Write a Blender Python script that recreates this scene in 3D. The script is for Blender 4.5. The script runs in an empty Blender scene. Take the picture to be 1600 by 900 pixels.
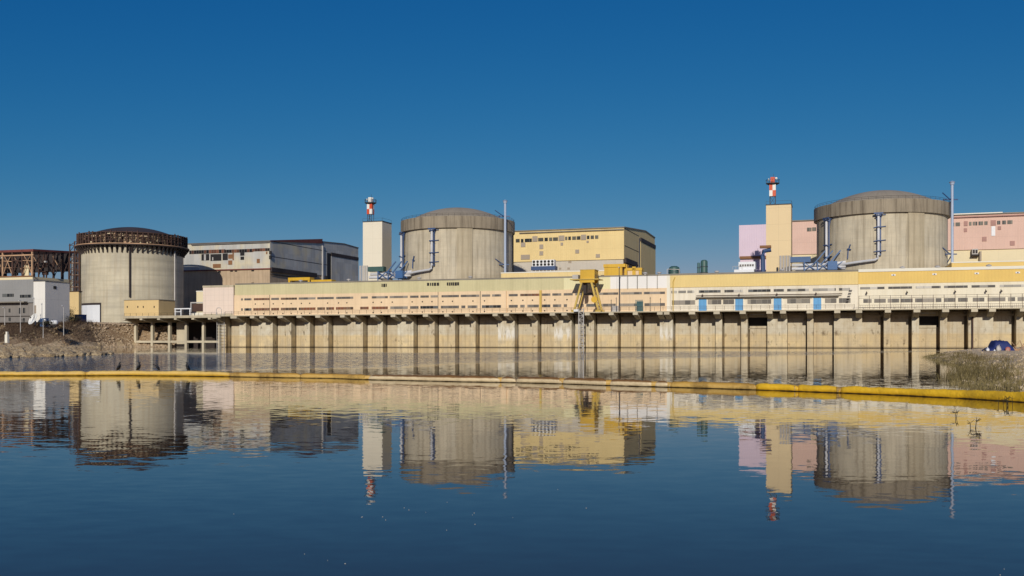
import bpy, bmesh, math, random
from mathutils import Vector, Matrix, noise
random.seed(7)
R = math.radians
C = bpy.context.scene.collection
scene = bpy.context.scene

# ------------------------------------------------------------------ camera, sky, sun, exposure
F, YH, H, V0, ANG = 1555.0, 536.0, 1.36, 271.8, R(18.15)
cam_d = bpy.data.cameras.new('camera')
cam_d.sensor_width = 36.0
cam_d.lens = 36.0 * F / 1600.0
cam_d.shift_y = (YH - 450.0) / 1600.0
cam_d.clip_start, cam_d.clip_end = 0.1, 30000
cam = bpy.data.objects.new('camera', cam_d)
cam.location = (0, 0, H)
cam.rotation_euler = (R(90), 0, 0)
C.objects.link(cam)
scene.camera = cam

SUN_EL, SUN_AZ = R(21.5), R(188.0)
SUN_STRENGTH, SKY_STRENGTH = 3.3, 0.1
world = bpy.data.worlds.new('World')
scene.world = world
world.use_nodes = True
wn, wl = world.node_tree.nodes, world.node_tree.links
sky = wn.new('ShaderNodeTexSky')
sky.sky_type = 'NISHITA'
sky.sun_disc = False
sky.sun_elevation, sky.sun_rotation = SUN_EL, SUN_AZ
sky.altitude, sky.air_density, sky.dust_density, sky.ozone_density = 300, 1.0, 0.25, 3.0
# the photographed sky is a deep polarised blue: grade the three channels of the sky for every ray alike
sep, com = wn.new('ShaderNodeSeparateColor'), wn.new('ShaderNodeCombineColor')
wl.new(sky.outputs[0], sep.inputs[0])
def chan(i, gain, power):
    p = wn.new('ShaderNodeMath'); p.operation = 'POWER'; p.inputs[1].default_value = power
    g = wn.new('ShaderNodeMath'); g.operation = 'MULTIPLY'; g.inputs[1].default_value = gain / SKY_STRENGTH
    wl.new(sep.outputs[i], p.inputs[0]); wl.new(p.outputs[0], g.inputs[0])
    return g.outputs[0]
red, green, blue = chan(0, .00213, 2.55), chan(1, .0318, 1.06), chan(2, .1107, .6)
cap = wn.new('ShaderNodeMath'); cap.operation = 'MULTIPLY'; cap.inputs[1].default_value = 1.35
wl.new(green, cap.inputs[0])
lim = wn.new('ShaderNodeMath'); lim.operation = 'MINIMUM'
wl.new(red, lim.inputs[0]); wl.new(cap.outputs[0], lim.inputs[1])
bmin = wn.new('ShaderNodeMath'); bmin.operation = 'MINIMUM'; bmin.inputs[1].default_value = .46 / SKY_STRENGTH
wl.new(blue, bmin.inputs[0]); blue = bmin.outputs[0]
wl.new(lim.outputs[0], com.inputs[0]); wl.new(green, com.inputs[1]); wl.new(blue, com.inputs[2])
bg = wn['Background']
wl.new(com.outputs[0], bg.inputs[0])
bg.inputs[1].default_value = SKY_STRENGTH

sd = bpy.data.lights.new('sun', 'SUN')
sd.energy, sd.angle, sd.color = SUN_STRENGTH, R(0.53), (1.0, 0.92, 0.79)
so = bpy.data.objects.new('sun', sd)
sdir = Vector((math.sin(SUN_AZ) * math.cos(SUN_EL), math.cos(SUN_AZ) * math.cos(SUN_EL), math.sin(SUN_EL)))
so.rotation_euler = (-sdir).to_track_quat('-Z', 'Y').to_euler()
so.location = (-80, -120, 200)
C.objects.link(so)
vs = scene.view_settings
vs.view_transform, vs.look, vs.gamma, vs.exposure, vs.use_curve_mapping = 'Standard', 'None', 1.0, 0.0, False
try:
    scene.cycles.max_bounces = 6
    scene.cycles.use_denoising = True
    scene.cycles.caustics_reflective = False
except Exception:
    pass

# ------------------------------------------------------------------ frames and helpers
CA, SA = math.cos(ANG), math.sin(ANG)

def W(u, v, z=0.0):                     # plant frame (u along the quay, v inland) to world
    return Vector((u * CA + (v + V0) * SA, -u * SA + (v + V0) * CA, z))

def inv(X, Y):
    return X * CA - Y * SA, X * SA + Y * CA - V0

def uz(px, py, v):                      # survey: where the line of sight meets the vertical plane v
    k = (px - 800.0) / F
    t = (V0 + v) / (SA * k + CA)
    return t * (CA * k - SA), H + (YH - py) / F * t

def uu(px, v):
    return uz(px, 0, v)[0]

def rect(px0, py0, px1, py1, v):
    a, b = uz(px0, py1, v), uz(px1, py0, v)
    m = (px0 + px1) / 2
    return a[0], b[0], uz(m, py1, v)[1], uz(m, py0, v)[1]

ORI = {}

def tag(o, label=None, cat=None, group=None, kind=None):
    if label: o['label'] = label
    if cat: o['category'] = cat
    if group: o['group'] = group
    if kind: o['kind'] = kind
    return o

def thing(name, label, cat, u, v, z, group=None, frame='P'):
    o = bpy.data.objects.new(name, None)
    o.empty_display_size = 1
    C.objects.link(o)
    if frame == 'P':
        o.location = W(u, v, z); o.rotation_euler = (0, 0, -ANG)
    else:
        o.location = (u, v, z)
    ORI[o.name] = (u, v, z)
    return tag(o, label, cat, group)

class MB:
    def __init__(self):
        self.v, self.f, self.m = [], [], []
        self.mi = 0
    def add(self, vs, fs):
        n = len(self.v)
        self.v += [tuple(p) for p in vs]
        self.f += [tuple(i + n for i in f) for f in fs]
        self.m += [self.mi] * len(fs)
        return self
    def box(self, u0, u1, v0, v1, z0, z1):
        vs = [(u0,v0,z0),(u1,v0,z0),(u1,v1,z0),(u0,v1,z0),(u0,v0,z1),(u1,v0,z1),(u1,v1,z1),(u0,v1,z1)]
        return self.add(vs, [(0,3,2,1),(4,5,6,7),(0,1,5,4),(1,2,6,5),(2,3,7,6),(3,0,4,7)])
    def bar(self, p, q, w, h=None):
        p, q = Vector(p), Vector(q)
        d = (q - p)
        if d.length < 1e-6: return self
        d.normalize()
        up = Vector((0, 0, 1)) if abs(d.z) < 0.95 else Vector((0, 1, 0))
        s = d.cross(up).normalized(); t = s.cross(d).normalized()
        h = h or w
        s *= w / 2; t *= h / 2
        vs = [p-s-t, p+s-t, p+s+t, p-s+t, q-s-t, q+s-t, q+s+t, q-s+t]
        return self.add(vs, [(0,3,2,1),(4,5,6,7),(0,1,5,4),(1,2,6,5),(2,3,7,6),(3,0,4,7)])
    def tube(self, pts, r, seg=8, cap=True):
        pts = [Vector(p) for p in pts]
        n = len(pts)
        rs = r if isinstance(r, (list, tuple)) else [r] * n
        vs, fs = [], []
        for i, p in enumerate(pts):
            d = (pts[min(i+1, n-1)] - pts[max(i-1, 0)]).normalized()
            up = Vector((0, 0, 1)) if abs(d.z) < 0.9 else Vector((0, 1, 0))
            s = d.cross(up).normalized(); t = s.cross(d).normalized()
            for k in range(seg):
                a = 2 * math.pi * k / seg
                vs.append(p + (s * math.cos(a) + t * math.sin(a)) * rs[i])
        for i in range(n - 1):
            for k in range(seg):
                a, b = i*seg + k, i*seg + (k+1) % seg
                fs.append((a, b, b + seg, a + seg))
        if cap:
            fs.append(tuple(range(seg - 1, -1, -1))); fs.append(tuple(range((n-1)*seg, n*seg)))
        return self.add(vs, fs)
    def lathe(self, prof, c=(0, 0), seg=96, a0=0.0, a1=2*math.pi):
        full = abs(a1 - a0 - 2*math.pi) < 1e-6
        cols = seg if full else seg + 1
        vs, fs = [], []
        n = len(prof)
        for k in range(cols):
            a = a0 + (a1 - a0) * k / seg
            for r, z in prof:
                vs.append((c[0] + r*math.sin(a), c[1] - r*math.cos(a), z))
        for k in range(seg):
            k2 = (k + 1) % cols
            for i in range(n - 1):
                if prof[i][0] < 1e-6 and prof[i+1][0] < 1e-6: continue
                fs.append((k*n+i, k2*n+i, k2*n+i+1, k*n+i+1))
        return self.add(vs, fs)
    def prism(self, poly, u0, u1):      # polygon of (v, z), extruded along u
        n = len(poly)
        vs = [(u0, a, b) for a, b in poly] + [(u1, a, b) for a, b in poly]
        fs = [tuple(range(n)), tuple(range(2*n-1, n-1, -1))]
        fs += [(i, i+n, (i+1) % n + n, (i+1) % n) for i in range(n)]
        return self.add(vs, fs)
    def ico(self, c, r, sq=(1, 1, 1), jit=0.25, sub=1, rz=None):
        bm = bmesh.new()
        bmesh.ops.create_icosphere(bm, subdivisions=sub, radius=1.0)
        a = random.random() * 6.28 if rz is None else rz
        ca, sa = math.cos(a), math.sin(a)
        vs = []
        for p in bm.verts:
            q = p.co * (1 + random.uniform(-jit, jit))
            x, y, z = q.x*r*sq[0], q.y*r*sq[1], q.z*r*sq[2]
            vs.append((c[0] + x*ca - y*sa, c[1] + x*sa + y*ca, c[2] + z))
        bm.verts.index_update()
        self.add(vs, [tuple(p.index for p in f.verts) for f in bm.faces])
        bm.free()
        return self
    def build(self, name, mat, parent=None, origin=None, frame='P', smooth=False, fix=True):
        if parent is not None:
            o3 = ORI[parent.name]
        else:
            o3 = origin or (0, 0, 0)
        me = bpy.data.meshes.new(name)
        me.from_pydata([(a-o3[0], b-o3[1], c-o3[2]) for a, b, c in self.v], [], self.f)
        mats = mat if isinstance(mat, (list, tuple)) else [mat]
        for m in mats: me.materials.append(m)
        if len(mats) > 1: me.polygons.foreach_set('material_index', self.m)
        if fix:
            bm = bmesh.new(); bm.from_mesh(me)
            bmesh.ops.recalc_face_normals(bm, faces=bm.faces)
            bm.to_mesh(me); bm.free()
        if smooth:
            me.polygons.foreach_set('use_smooth', [True] * len(me.polygons))
            if smooth != 'all' and hasattr(me, 'set_sharp_from_angle'): me.set_sharp_from_angle(angle=R(35))
        o = bpy.data.objects.new(name, me)
        C.objects.link(o)
        if parent is not None:
            o.parent = parent
        else:
            if frame == 'P':
                o.location = W(*o3); o.rotation_euler = (0, 0, -ANG)
            else:
                o.location = o3
        ORI[o.name] = o3
        return o

def copy_tree(o, parent=None):
    c = o.copy(); C.objects.link(c); ORI[c.name] = ORI[o.name]
    if parent: c.parent = parent
    for ch in list(o.children): copy_tree(ch, c)
    return c

# ------------------------------------------------------------------ materials
def lin(c):
    c /= 255.0
    return c / 12.92 if c <= 0.04045 else ((c + 0.055) / 1.055) ** 2.4

def A(r, g, b, k=1.0):                 # albedo of a surface that shows this colour in full sun
    return (min(.86, lin(r) / 1.10 * k), min(.86, lin(g) / 1.04 * k), min(.86, lin(b) / 0.93 * k))

class NT:
    def __init__(self, name):
        self.mat = bpy.data.materials.new(name)
        self.mat.use_nodes = True
        self.n, self.l = self.mat.node_tree.nodes, self.mat.node_tree.links
        self.b = self.n['Principled BSDF']
    def node(self, t, **kw):
        x = self.n.new(t)
        for k, v in kw.items(): setattr(x, k, v)
        return x
    def put(self, sock, val):
        if isinstance(val, bpy.types.NodeSocket): self.l.new(val, sock)
        elif isinstance(val, tuple) and len(val) == 3 and sock.type == 'RGBA': sock.default_value = (*val, 1)
        else: sock.default_value = val
    def math(self, op, a, b=0.0, c=None, clamp=False):
        x = self.node('ShaderNodeMath', operation=op, use_clamp=clamp)
        self.put(x.inputs[0], a); self.put(x.inputs[1], b)
        if c is not None: self.put(x.inputs[2], c)
        return x.outputs[0]
    def mix(self, f, a, b, mode='MIX'):
        x = self.node('ShaderNodeMix', data_type='RGBA', blend_type=mode)
        self.put(x.inputs[0], f); self.put(x.inputs[6], a); self.put(x.inputs[7], b)
        return x.outputs[2]
    def ramp(self, f, a, b):
        x = self.node('ShaderNodeMapRange'); x.clamp = True
        self.put(x.inputs[0], f); x.inputs[1].default_value = a; x.inputs[2].default_value = b
        return x.outputs[0]
    def noise(self, vec, scale, detail=4, rough=.55):
        x = self.node('ShaderNodeTexNoise')
        self.l.new(vec, x.inputs['Vector'])
        x.inputs['Scale'].default_value = scale; x.inputs['Detail'].default_value = detail; x.inputs['Roughness'].default_value = rough
        return x.outputs['Fac']
    def comb(self, x, y, z):
        c = self.node('ShaderNodeCombineXYZ')
        self.put(c.inputs[0], x); self.put(c.inputs[1], y); self.put(c.inputs[2], z)
        return c.outputs[0]
    def obj(self):
        t = self.node('ShaderNodeTexCoord')
        s = self.node('ShaderNodeSeparateXYZ'); self.l.new(t.outputs['Object'], s.inputs[0])
        return t.outputs['Object'], s.outputs[0], s.outputs[1], s.outputs[2]
    def bump(self, h, dist, strength=1.0):
        x = self.node('ShaderNodeBump'); x.inputs['Distance'].default_value = dist; x.inputs['Strength'].default_value = strength
        self.l.new(h, x.inputs['Height']); self.l.new(x.outputs[0], self.b.inputs['Normal'])

def surf(name, col, rough=.75, var=.12, streak=0.0, stain=None, hband=0.0, seam=None, seam_dark=.35, tint=0.0,
         tintcol=None, ribs=0.0, cyl=0.0, metal=0.0, grain=.08, spots=None, patch=None):
    t = NT(name)
    vec, x, y, z = t.obj()
    if cyl:
        s = t.math('MULTIPLY', t.math('ARCTAN2', x, t.math('MULTIPLY', y, -1.0)), cyl)
    else:
        s = t.math('ADD', x, t.math('MULTIPLY', y, 0.97))
    flat = t.comb(s, 0.0, z)
    c = t.mix(t.ramp(t.noise(flat if cyl else vec, .13, 5), .3, .7), tuple(k*(1-var) for k in col), tuple(min(.9, k*(1+var)) for k in col))
    if seam:
        br = t.node('ShaderNodeTexBrick'); br.offset = 0.0 if len(seam) < 3 else seam[2]
        t.l.new(t.comb(s, z, 0.0), br.inputs['Vector'])
        br.inputs['Scale'].default_value = 1.0
        br.inputs['Brick Width'].default_value, br.inputs['Row Height'].default_value = seam[0], seam[1]
        br.inputs['Mortar Size'].default_value = .05; br.inputs['Mortar Smooth'].default_value = .3
        br.inputs['Color1'].default_value = (0, 0, 0, 1); br.inputs['Color2'].default_value = (1, 1, 1, 1); br.inputs['Mortar'].default_value = (.5, .5, .5, 1)
        if tint:
            c = t.mix(t.math('MULTIPLY', br.outputs['Color'], tint), c, tintcol or tuple(k*.6 for k in col))
    st = stain or tuple(k*.45 for k in col)
    if patch:
        c = t.mix(t.math('MULTIPLY', t.ramp(t.noise(flat, patch[1], 3), .5, .66), patch[2]), c, patch[0])
    if streak:
        n1 = t.noise(t.comb(t.math('MULTIPLY', s, .9), 0.0, t.math('MULTIPLY', z, .045)), 1.0, 5, .6)
        c = t.mix(t.math('MULTIPLY', t.ramp(n1, .46, .72), streak), c, st)
        n2 = t.noise(t.comb(t.math('MULTIPLY', s, 2.6), 5.0, t.math('MULTIPLY', z, .1)), 1.0, 3, .6)
        c = t.mix(t.math('MULTIPLY', t.ramp(n2, .55, .75), streak*.6), c, st)
    if hband:
        n3 = t.noise(t.comb(t.math('MULTIPLY', s, .03), 9.0, t.math('MULTIPLY', z, .55)), 1.0, 3)
        c = t.mix(t.math('MULTIPLY', t.ramp(n3, .45, .7), hband), c, tuple(k*.62 for k in col))
    if spots:
        n4 = t.noise(flat, spots[1], 2, .4)
        c = t.mix(t.math('MULTIPLY', t.ramp(n4, .62, .72), spots[2]), c, spots[0])
    if grain:
        c = t.mix(grain, c, t.mix(t.noise(vec, 1.7, 6, .7), (0, 0, 0), (1, 1, 1)), 'OVERLAY')
    if seam:
        c = t.mix(t.math('MULTIPLY', br.outputs['Fac'], seam_dark), c, tuple(k*.3 for k in col))
    t.put(t.b.inputs['Base Color'], c)
    t.b.inputs['Roughness'].default_value = rough
    t.b.inputs['Metallic'].default_value = metal
    hgt = t.noise(vec, 3.0, 5)
    if ribs:
        w = t.math('SINE', t.math('MULTIPLY', s, 2*math.pi/ribs))
        hgt = t.math('ADD', t.math('MULTIPLY', hgt, .3), t.math('MULTIPLY', w, .6))
    t.bump(hgt, .05, .5)
    return t.mat

def glass(name, dark=(.02, .022, .025), light=(.16, .17, .17), pane=1.2, lit=.35, brown=None):
    t = NT(name)
    vec, x, y, z = t.obj()
    s = t.math('ADD', x, y)
    br = t.node('ShaderNodeTexBrick'); br.offset = 0.0
    t.l.new(t.comb(s, z, 0.0), br.inputs['Vector'])
    br.inputs['Scale'].default_value = 1.0
    br.inputs['Brick Width'].default_value, br.inputs['Row Height'].default_value = pane, 40.0
    br.inputs['Mortar Size'].default_value = .06
    br.inputs['Color1'].default_value = (0, 0, 0, 1); br.inputs['Color2'].default_value = (1, 1, 1, 1); br.inputs['Mortar'].default_value = (.5, .5, .5, 1)
    c = t.mix(t.math('MULTIPLY', t.ramp(br.outputs['Color'], .35, .8), lit*2, clamp=True), dark, light)
    if brown: c = t.mix(t.ramp(t.noise(t.comb(t.math('MULTIPLY', s, .1), 0.0, 0.0), 1.0, 1), .45, .55), c, brown)
    c = t.mix(br.outputs['Fac'], c, (.22, .21, .19))
    t.put(t.b.inputs['Base Color'], c)
    t.b.inputs['Roughness'].default_value = .35
    t.b.inputs['Specular IOR Level'].default_value = .3
    return t.mat

m = {}
# concrete
m['reactor'] = surf('reactor_concrete', A(208,192,160), var=.18, streak=.55, stain=A(118,98,72), hband=.2, cyl=21, seam=(9.0, 3.0), seam_dark=.18, patch=(A(196,184,158), .1, .5))
m['buttress'] = surf('buttress_concrete', A(192,175,142), var=.12, streak=.5, stain=A(120,100,72), hband=.15, cyl=21)
m['reactor_old'] = surf('weathered_reactor_concrete', A(208,194,162), var=.14, streak=.35, stain=A(166,138,94), hband=.55, cyl=21, seam=(3.4, 3.4), seam_dark=.12, patch=(A(176,166,146), .08, .6))
m['ring'] = surf('ring_beam_concrete', A(160,144,118), var=.15, streak=.75, stain=A(84,70,52), cyl=21, seam=(2.9, 40.0), seam_dark=.5)
m['dome'] = surf('dome_concrete', A(164,150,126), var=.12, streak=.3, cyl=8)
m['dome_dark'] = surf('dark_dome_lining', (.045, .035, .035), var=.3)
def quay_mat(name, white=0.0, gain=1.0):
    t = NT(name)
    vec, x, y, z = t.obj()
    oi = t.node('ShaderNodeObjectInfo').outputs['Random']
    s = t.math('ADD', t.math('ADD', x, t.math('MULTIPLY', y, .97)), t.math('MULTIPLY', oi, 37.0))
    flat = t.comb(s, 0.0, z)
    up, low = A(218,208,182, gain), A(232,204,150, gain)
    edge = t.math('ADD', z, t.math('MULTIPLY', t.noise(t.comb(t.math('MULTIPLY', s, .35), 0.0, 0.0), 1.0, 3), 1.4))
    c = t.mix(t.ramp(edge, 4.9, 4.2), up, low)
    c = t.mix(t.ramp(t.noise(flat, .45, 5), .3, .75), c, A(200,180,144))
    n1 = t.noise(t.comb(t.math('MULTIPLY', s, 1.3), 3.0, t.math('MULTIPLY', z, .07)), 1.0, 5, .6)
    c = t.mix(t.math('MULTIPLY', t.ramp(n1, .5, .74), .6), c, A(132,106,72))
    n5 = t.noise(t.comb(t.math('MULTIPLY', s, .7), 8.0, t.math('MULTIPLY', z, .35)), 1.0, 3, .6)
    c = t.mix(t.math('MULTIPLY', t.ramp(n5, .6, .72), .85), c, A(74,58,38))
    c = t.mix(t.math('MULTIPLY', oi, .35), c, A(180,154,114))
    # form joints, the old tide line and the wet foot
    jz = t.math('FRACT', t.math('DIVIDE', z, 1.75))
    c = t.mix(t.math('MULTIPLY', t.ramp(jz, .965, .985), .35), c, A(110,90,62))
    c = t.mix(t.math('MULTIPLY', t.math('MULTIPLY', t.ramp(z, .55, .35), t.ramp(z, .05, .2)), .35), c, A(120,96,62))
    c = t.mix(t.ramp(z, .2, .1), c, (.055, .042, .025))
    if white:
        n = t.noise(t.comb(t.math('MULTIPLY', s, .8), 4.0, t.math('MULTIPLY', z, .14)), 1.3, 4, .6)
        band = t.math('MULTIPLY', t.ramp(z, 1.8, 3.4), t.ramp(z, 6.6, 5.0))
        c = t.mix(t.math('MULTIPLY', t.math('MULTIPLY', t.ramp(n, .44, .54), band), white), c, (.8, .77, .7))
    c = t.mix(.1, c, t.mix(t.noise(vec, 2.5, 6, .7), (0, 0, 0), (1, 1, 1)), 'OVERLAY')
    t.put(t.b.inputs['Base Color'], c)
    t.b.inputs['Roughness'].default_value = .85
    t.bump(t.noise(vec, 2.0, 6), .08, .5)
    return t.mat
m['quay'] = quay_mat('quay_concrete')
m['quay_white'] = quay_mat('lime_streaked_quay_concrete', .85, 1.12)
m['pier'] = quay_mat('highlit_pier_concrete', 0.0, 1.16)  # lighter copy of the quay concrete, highlight on the piers put into the colour
m['deck'] = surf('deck_concrete', A(196,180,148), streak=.4, var=.15)
m['beam'] = surf('beam_concrete', A(206,190,158), var=.15, streak=.2)
# claddings and renders
m['beige'] = surf('pale_peach_panels', A(240,208,164), var=.06, streak=.28, stain=A(200,165,120), seam=(6.2, 3.4), seam_dark=.14)
m['band_green'] = surf('greenish_cream_cladding', A(212,198,148), var=.07, streak=.25, stain=A(170,158,112), ribs=.8, seam=(4.0, 30.0), seam_dark=.12)
m['band_pale'] = surf('pale_cream_cladding', A(235,222,170), var=.05, ribs=.8)
m['band_white'] = surf('white_cladding', A(244,236,222), var=.03, seam=(2.9, 30.0), seam_dark=.7)
m['coping'] = surf('grey_roof_coping', A(140,130,112), var=.25, streak=.2)
m['white_render'] = surf('white_render', A(238,224,196), var=.07, streak=.4, stain=A(200,178,140), seam=(6.0, 3.2), seam_dark=.1)
m['white_render2'] = surf('cream_white_render', A(240,226,194), var=.06, streak=.3, stain=A(205,185,145), seam=(6.6, 30), seam_dark=.12)
m['band_yellow'] = surf('pale_yellow_cladding', A(238,206,132), var=.06, ribs=.8, streak=.2, stain=A(222,190,120))
m['band_gold'] = surf('golden_yellow_cladding', A(236,196,106), var=.07, ribs=.8, streak=.15, stain=A(214,176,100), seam=(12.5, 30), seam_dark=.12)
m['trim_white'] = surf('white_trim', A(240,230,205), var=.05)
m['tile'] = surf('pinkish_white_tiles', A(238,214,190), var=.05, seam=(1.75, 1.75), seam_dark=.22, streak=.1)
m['tower_white'] = surf('cream_white_panels', A(238,224,194), var=.02, seam=(9, 5.6), seam_dark=.18, streak=.04)
m['tower_yellow'] = surf('sand_yellow_panels', A(236,207,156), var=.02, seam=(9, 5.6), seam_dark=.28, streak=.04)
m['hall_yellow'] = surf('yellow_hall_cladding', A(240,209,142), var=.06, seam=(12, 5.4), seam_dark=.2, ribs=.9, streak=.16, stain=A(206,168,104), patch=(A(240,214,150), .05, .5))
m['hall_grey'] = surf('pale_grey_panels', A(205,192,170), var=.06, seam=(6, 12), seam_dark=.18, streak=.1)
m['hall_pink'] = surf('salmon_pink_cladding', A(228,188,164), var=.06, seam=(12, 5.4), seam_dark=.22, ribs=.9, streak=.14, stain=A(206,160,136))
m['hall_lilac'] = surf('lilac_pink_cladding', A(224,199,205), var=.04, seam=(6, 20), seam_dark=.08, ribs=.9)
m['hall_cream'] = surf('cream_panels', A(238,218,172), var=.04, seam=(6, 12), seam_dark=.14)
m['hall_old'] = surf('weathered_metal_sheets', A(205,199,184), rough=.6, var=.12, seam=(4.2, 6.0, .3), seam_dark=.12, tint=.75, tintcol=A(168,166,158), streak=.3, stain=A(172,140,100), patch=(A(222,204,160), .09, .7))
m['hall_old_low'] = surf('stained_concrete_wall', A(192,166,132), var=.15, seam=(6, 12), seam_dark=.15, streak=.45, stain=A(140,108,80))
m['roof_grey'] = surf('grey_roofing', (.16, .15, .14), var=.2)
m['roof_red'] = surf('rusty_red_eave', (.17, .045, .035), var=.3, streak=.3)
m['grey_clad'] = surf('grey_sheet_cladding', A(150,147,140), var=.06, seam=(6, 3.4), seam_dark=.18, ribs=.6)
m['grey_low'] = surf('mid_grey_panels', A(138,130,120), var=.15, seam=(3.2, 10), seam_dark=.35, streak=.25)
m['white_clad'] = surf('white_sheet_cladding', A(240,232,215), var=.03, seam=(8, 6.8), seam_dark=.3)
m['ochre'] = surf('ochre_yellow_sheets', A(230,196,134), var=.06, ribs=.5, streak=.1)
m['annex_yellow'] = surf('yellow_annex_render', A(238,200,116), var=.05)
m['rust'] = surf('rusty_steel', (.075, .04, .03), var=.5, rough=.85, grain=.3)
m['board_pale'] = surf('pale_concrete_dust_boards', A(206,184,146), var=.25, grain=.2)
m['ring_old'] = surf('unfinished_ring_concrete', A(176,148,112), var=.25, streak=.8, stain=(.05,.03,.02), cyl=21, seam=(2.0, 1.4), seam_dark=.6)
m['rust_light'] = surf('pale_scaffold_boards', A(190,150,112), var=.35, grain=.25)
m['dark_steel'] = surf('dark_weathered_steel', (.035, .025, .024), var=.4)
m['pale_steel'] = surf('pale_galvanised_steel', A(190,182,170), var=.15, rough=.5)
m['crane'] = surf('yellow_crane_paint', A(226,176,44), var=.12, rough=.45, streak=.2, stain=A(150,100,30))
m['crane_pale'] = surf('faded_yellow_paint', A(215,180,84), var=.15, rough=.5, streak=.25, stain=A(140,105,50))
m['white_metal'] = surf('white_painted_metal', A(235,232,225), var=.05, rough=.45)
m['silver'] = surf('silver_pipe_lagging', A(212,208,202), rough=.38, var=.1, streak=.1)
m['stack'] = surf('bluish_white_stack_steel', A(172,182,196), rough=.45, var=.06)
m['blue'] = surf('blue_painted_steel', (.035, .11, .27), var=.2, rough=.5)
m['navy'] = surf('navy_blue_steel', (.035, .075, .19), var=.2, rough=.5)
m['door_blue'] = surf('bright_blue_doors', A(88,156,200), var=.1, rough=.5, seam=(1.05, 30), seam_dark=.4)
m['green'] = surf('dark_green_shell', (.05, .12, .11), var=.25, rough=.5, seam=(.6, 30), seam_dark=.4)
m['green_net'] = surf('blue_green_netting', (.07, .15, .16), var=.3)
m['mast_red'] = surf('signal_orange_red_paint', A(214,76,28), var=.06, rough=.5)
m['mast_white'] = surf('white_mast_paint', A(240,232,215), var=.04, rough=.5)
m['mast_dark'] = surf('dark_mast_steel', (.05, .06, .075), var=.2)
m['louvre'] = surf('grey_louvre', A(176,158,134), var=.1, seam=(30, .45), seam_dark=.5)
m['louvre_pink'] = surf('dusky_pink_louvre', A(186,140,124), var=.1, seam=(30, .45), seam_dark=.5)
m['board'] = surf('brown_board', A(140,96,60), var=.25)
m['hole'] = surf('dark_opening', (.012, .011, .012), var=.2)
m['rubber'] = surf('black_rubber', (.02, .02, .02), var=.2)
m['glass'] = glass('dark_window_glass')
m['glass_hall'] = glass('hall_window_glass', pane=2.1, dark=(.02,.024,.026), light=(.3,.27,.2), lit=.25)
m['glass_rust'] = glass('grimy_window_glass', dark=(.09,.06,.04), light=(.2,.12,.075), pane=1.1, lit=.5, brown=(.22,.085,.045))
m['glass_grey'] = glass('grey_window_glass', dark=(.12,.11,.1), light=(.3,.27,.23), pane=1.5, lit=.5)
m['glass_pale'] = glass('pale_curtained_glass', dark=(.07,.065,.06), light=(.55,.52,.46), pane=1.9, lit=.5)
m['broken'] = glass('broken_rusty_panes', dark=(.014,.012,.012), light=(.2,.085,.05), pane=1.4, lit=.6)
m['tarp'] = surf('blue_tarpaulin', (.012, .026, .13), var=.4, rough=.7)
m['feather'] = surf('black_feathers', (.004, .004, .005), rough=.5, var=.2)
m['beak'] = surf('horn_beak', (.25, .18, .08))
m['satin_white'] = surf('white_dish_paint', A(245,240,225), var=.02, rough=.5)
m['skin_red'] = surf('faded_red_plastic', (.42, .12, .10), var=.1)

def ground_mat(name, cols, scale=.5, rough=.95, wet=True, bump=.25):
    t = NT(name)
    p = t.node('ShaderNodeNewGeometry').outputs['Position']
    s = t.node('ShaderNodeSeparateXYZ'); t.l.new(p, s.inputs[0])
    c = t.mix(t.ramp(t.noise(p, scale*.2, 6, .65), .35, .65), cols[0], cols[1])
    c = t.mix(t.ramp(t.noise(p, scale*1.6, 6, .7), .45, .65), c, cols[2])
    vo = t.node('ShaderNodeTexVoronoi'); t.l.new(p, vo.inputs['Vector']); vo.inputs['Scale'].default_value = 2.2
    c = t.mix(.5, c, t.mix(t.ramp(vo.outputs['Distance'], .1, .6), (.62, .62, .62), (.3, .3, .3)), 'OVERLAY')
    if wet: c = t.mix(t.ramp(s.outputs[2], .16, .03), c, (.05, .04, .028))
    t.put(t.b.inputs['Base Color'], c)
    t.b.inputs['Roughness'].default_value = rough
    t.bump(t.noise(p, 2.5, 8, .7), bump, .8)
    return t.mat
m['gravel'] = ground_mat('pale_river_gravel', [(.72, .58, .37), (.58, .45, .27), (.4, .3, .18)])
m['bank'] = ground_mat('brown_bank_soil', [A(140,112,82), A(166,136,100), A(186,158,120)], wet=False)
m['yard'] = ground_mat('yard_ground', [(.36, .32, .26), (.3, .265, .21), (.4, .36, .3)], wet=False)
m['sand'] = ground_mat('sandy_spit', [(.86,.69,.45), (.8,.62,.38), (.6,.45,.26)])

def leafmat(name, cols):
    t = NT(name)
    p = t.node('ShaderNodeNewGeometry').outputs['Position']
    c = t.mix(t.ramp(t.noise(p, .5, 3), .35, .65), cols[0], cols[1])
    c = t.mix(t.ramp(t.noise(p, 9, 2), .4, .65), c, cols[2])
    t.put(t.b.inputs['Base Color'], c); t.b.inputs['Roughness'].default_value = .8
    return t.mat
m['grass'] = leafmat('dry_olive_grass', [(.26,.21,.08), (.4,.31,.14), (.14,.11,.04)])
m['scrub'] = leafmat('olive_scrub', [(.13,.1,.03), (.2,.16,.06), (.07,.05,.015)])
m['brush'] = leafmat('dead_brown_brush', [(.085,.05,.03), (.14,.09,.05), (.05,.03,.02)])
m['rock'] = leafmat('bank_stones', [A(214,190,146), A(172,146,106), A(116,92,66)])
m['pebble'] = leafmat('pale_pebbles', [(.8,.65,.45), (.66,.52,.33), (.3,.22,.13)])
m['riprap'] = leafmat('riprap_stones', [A(186,160,128), A(136,110,84), A(206,182,146)])
m['shrub'] = leafmat('dark_shrub_leaves', [(.025,.022,.012), (.05,.035,.02), (.03,.035,.015)])

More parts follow.
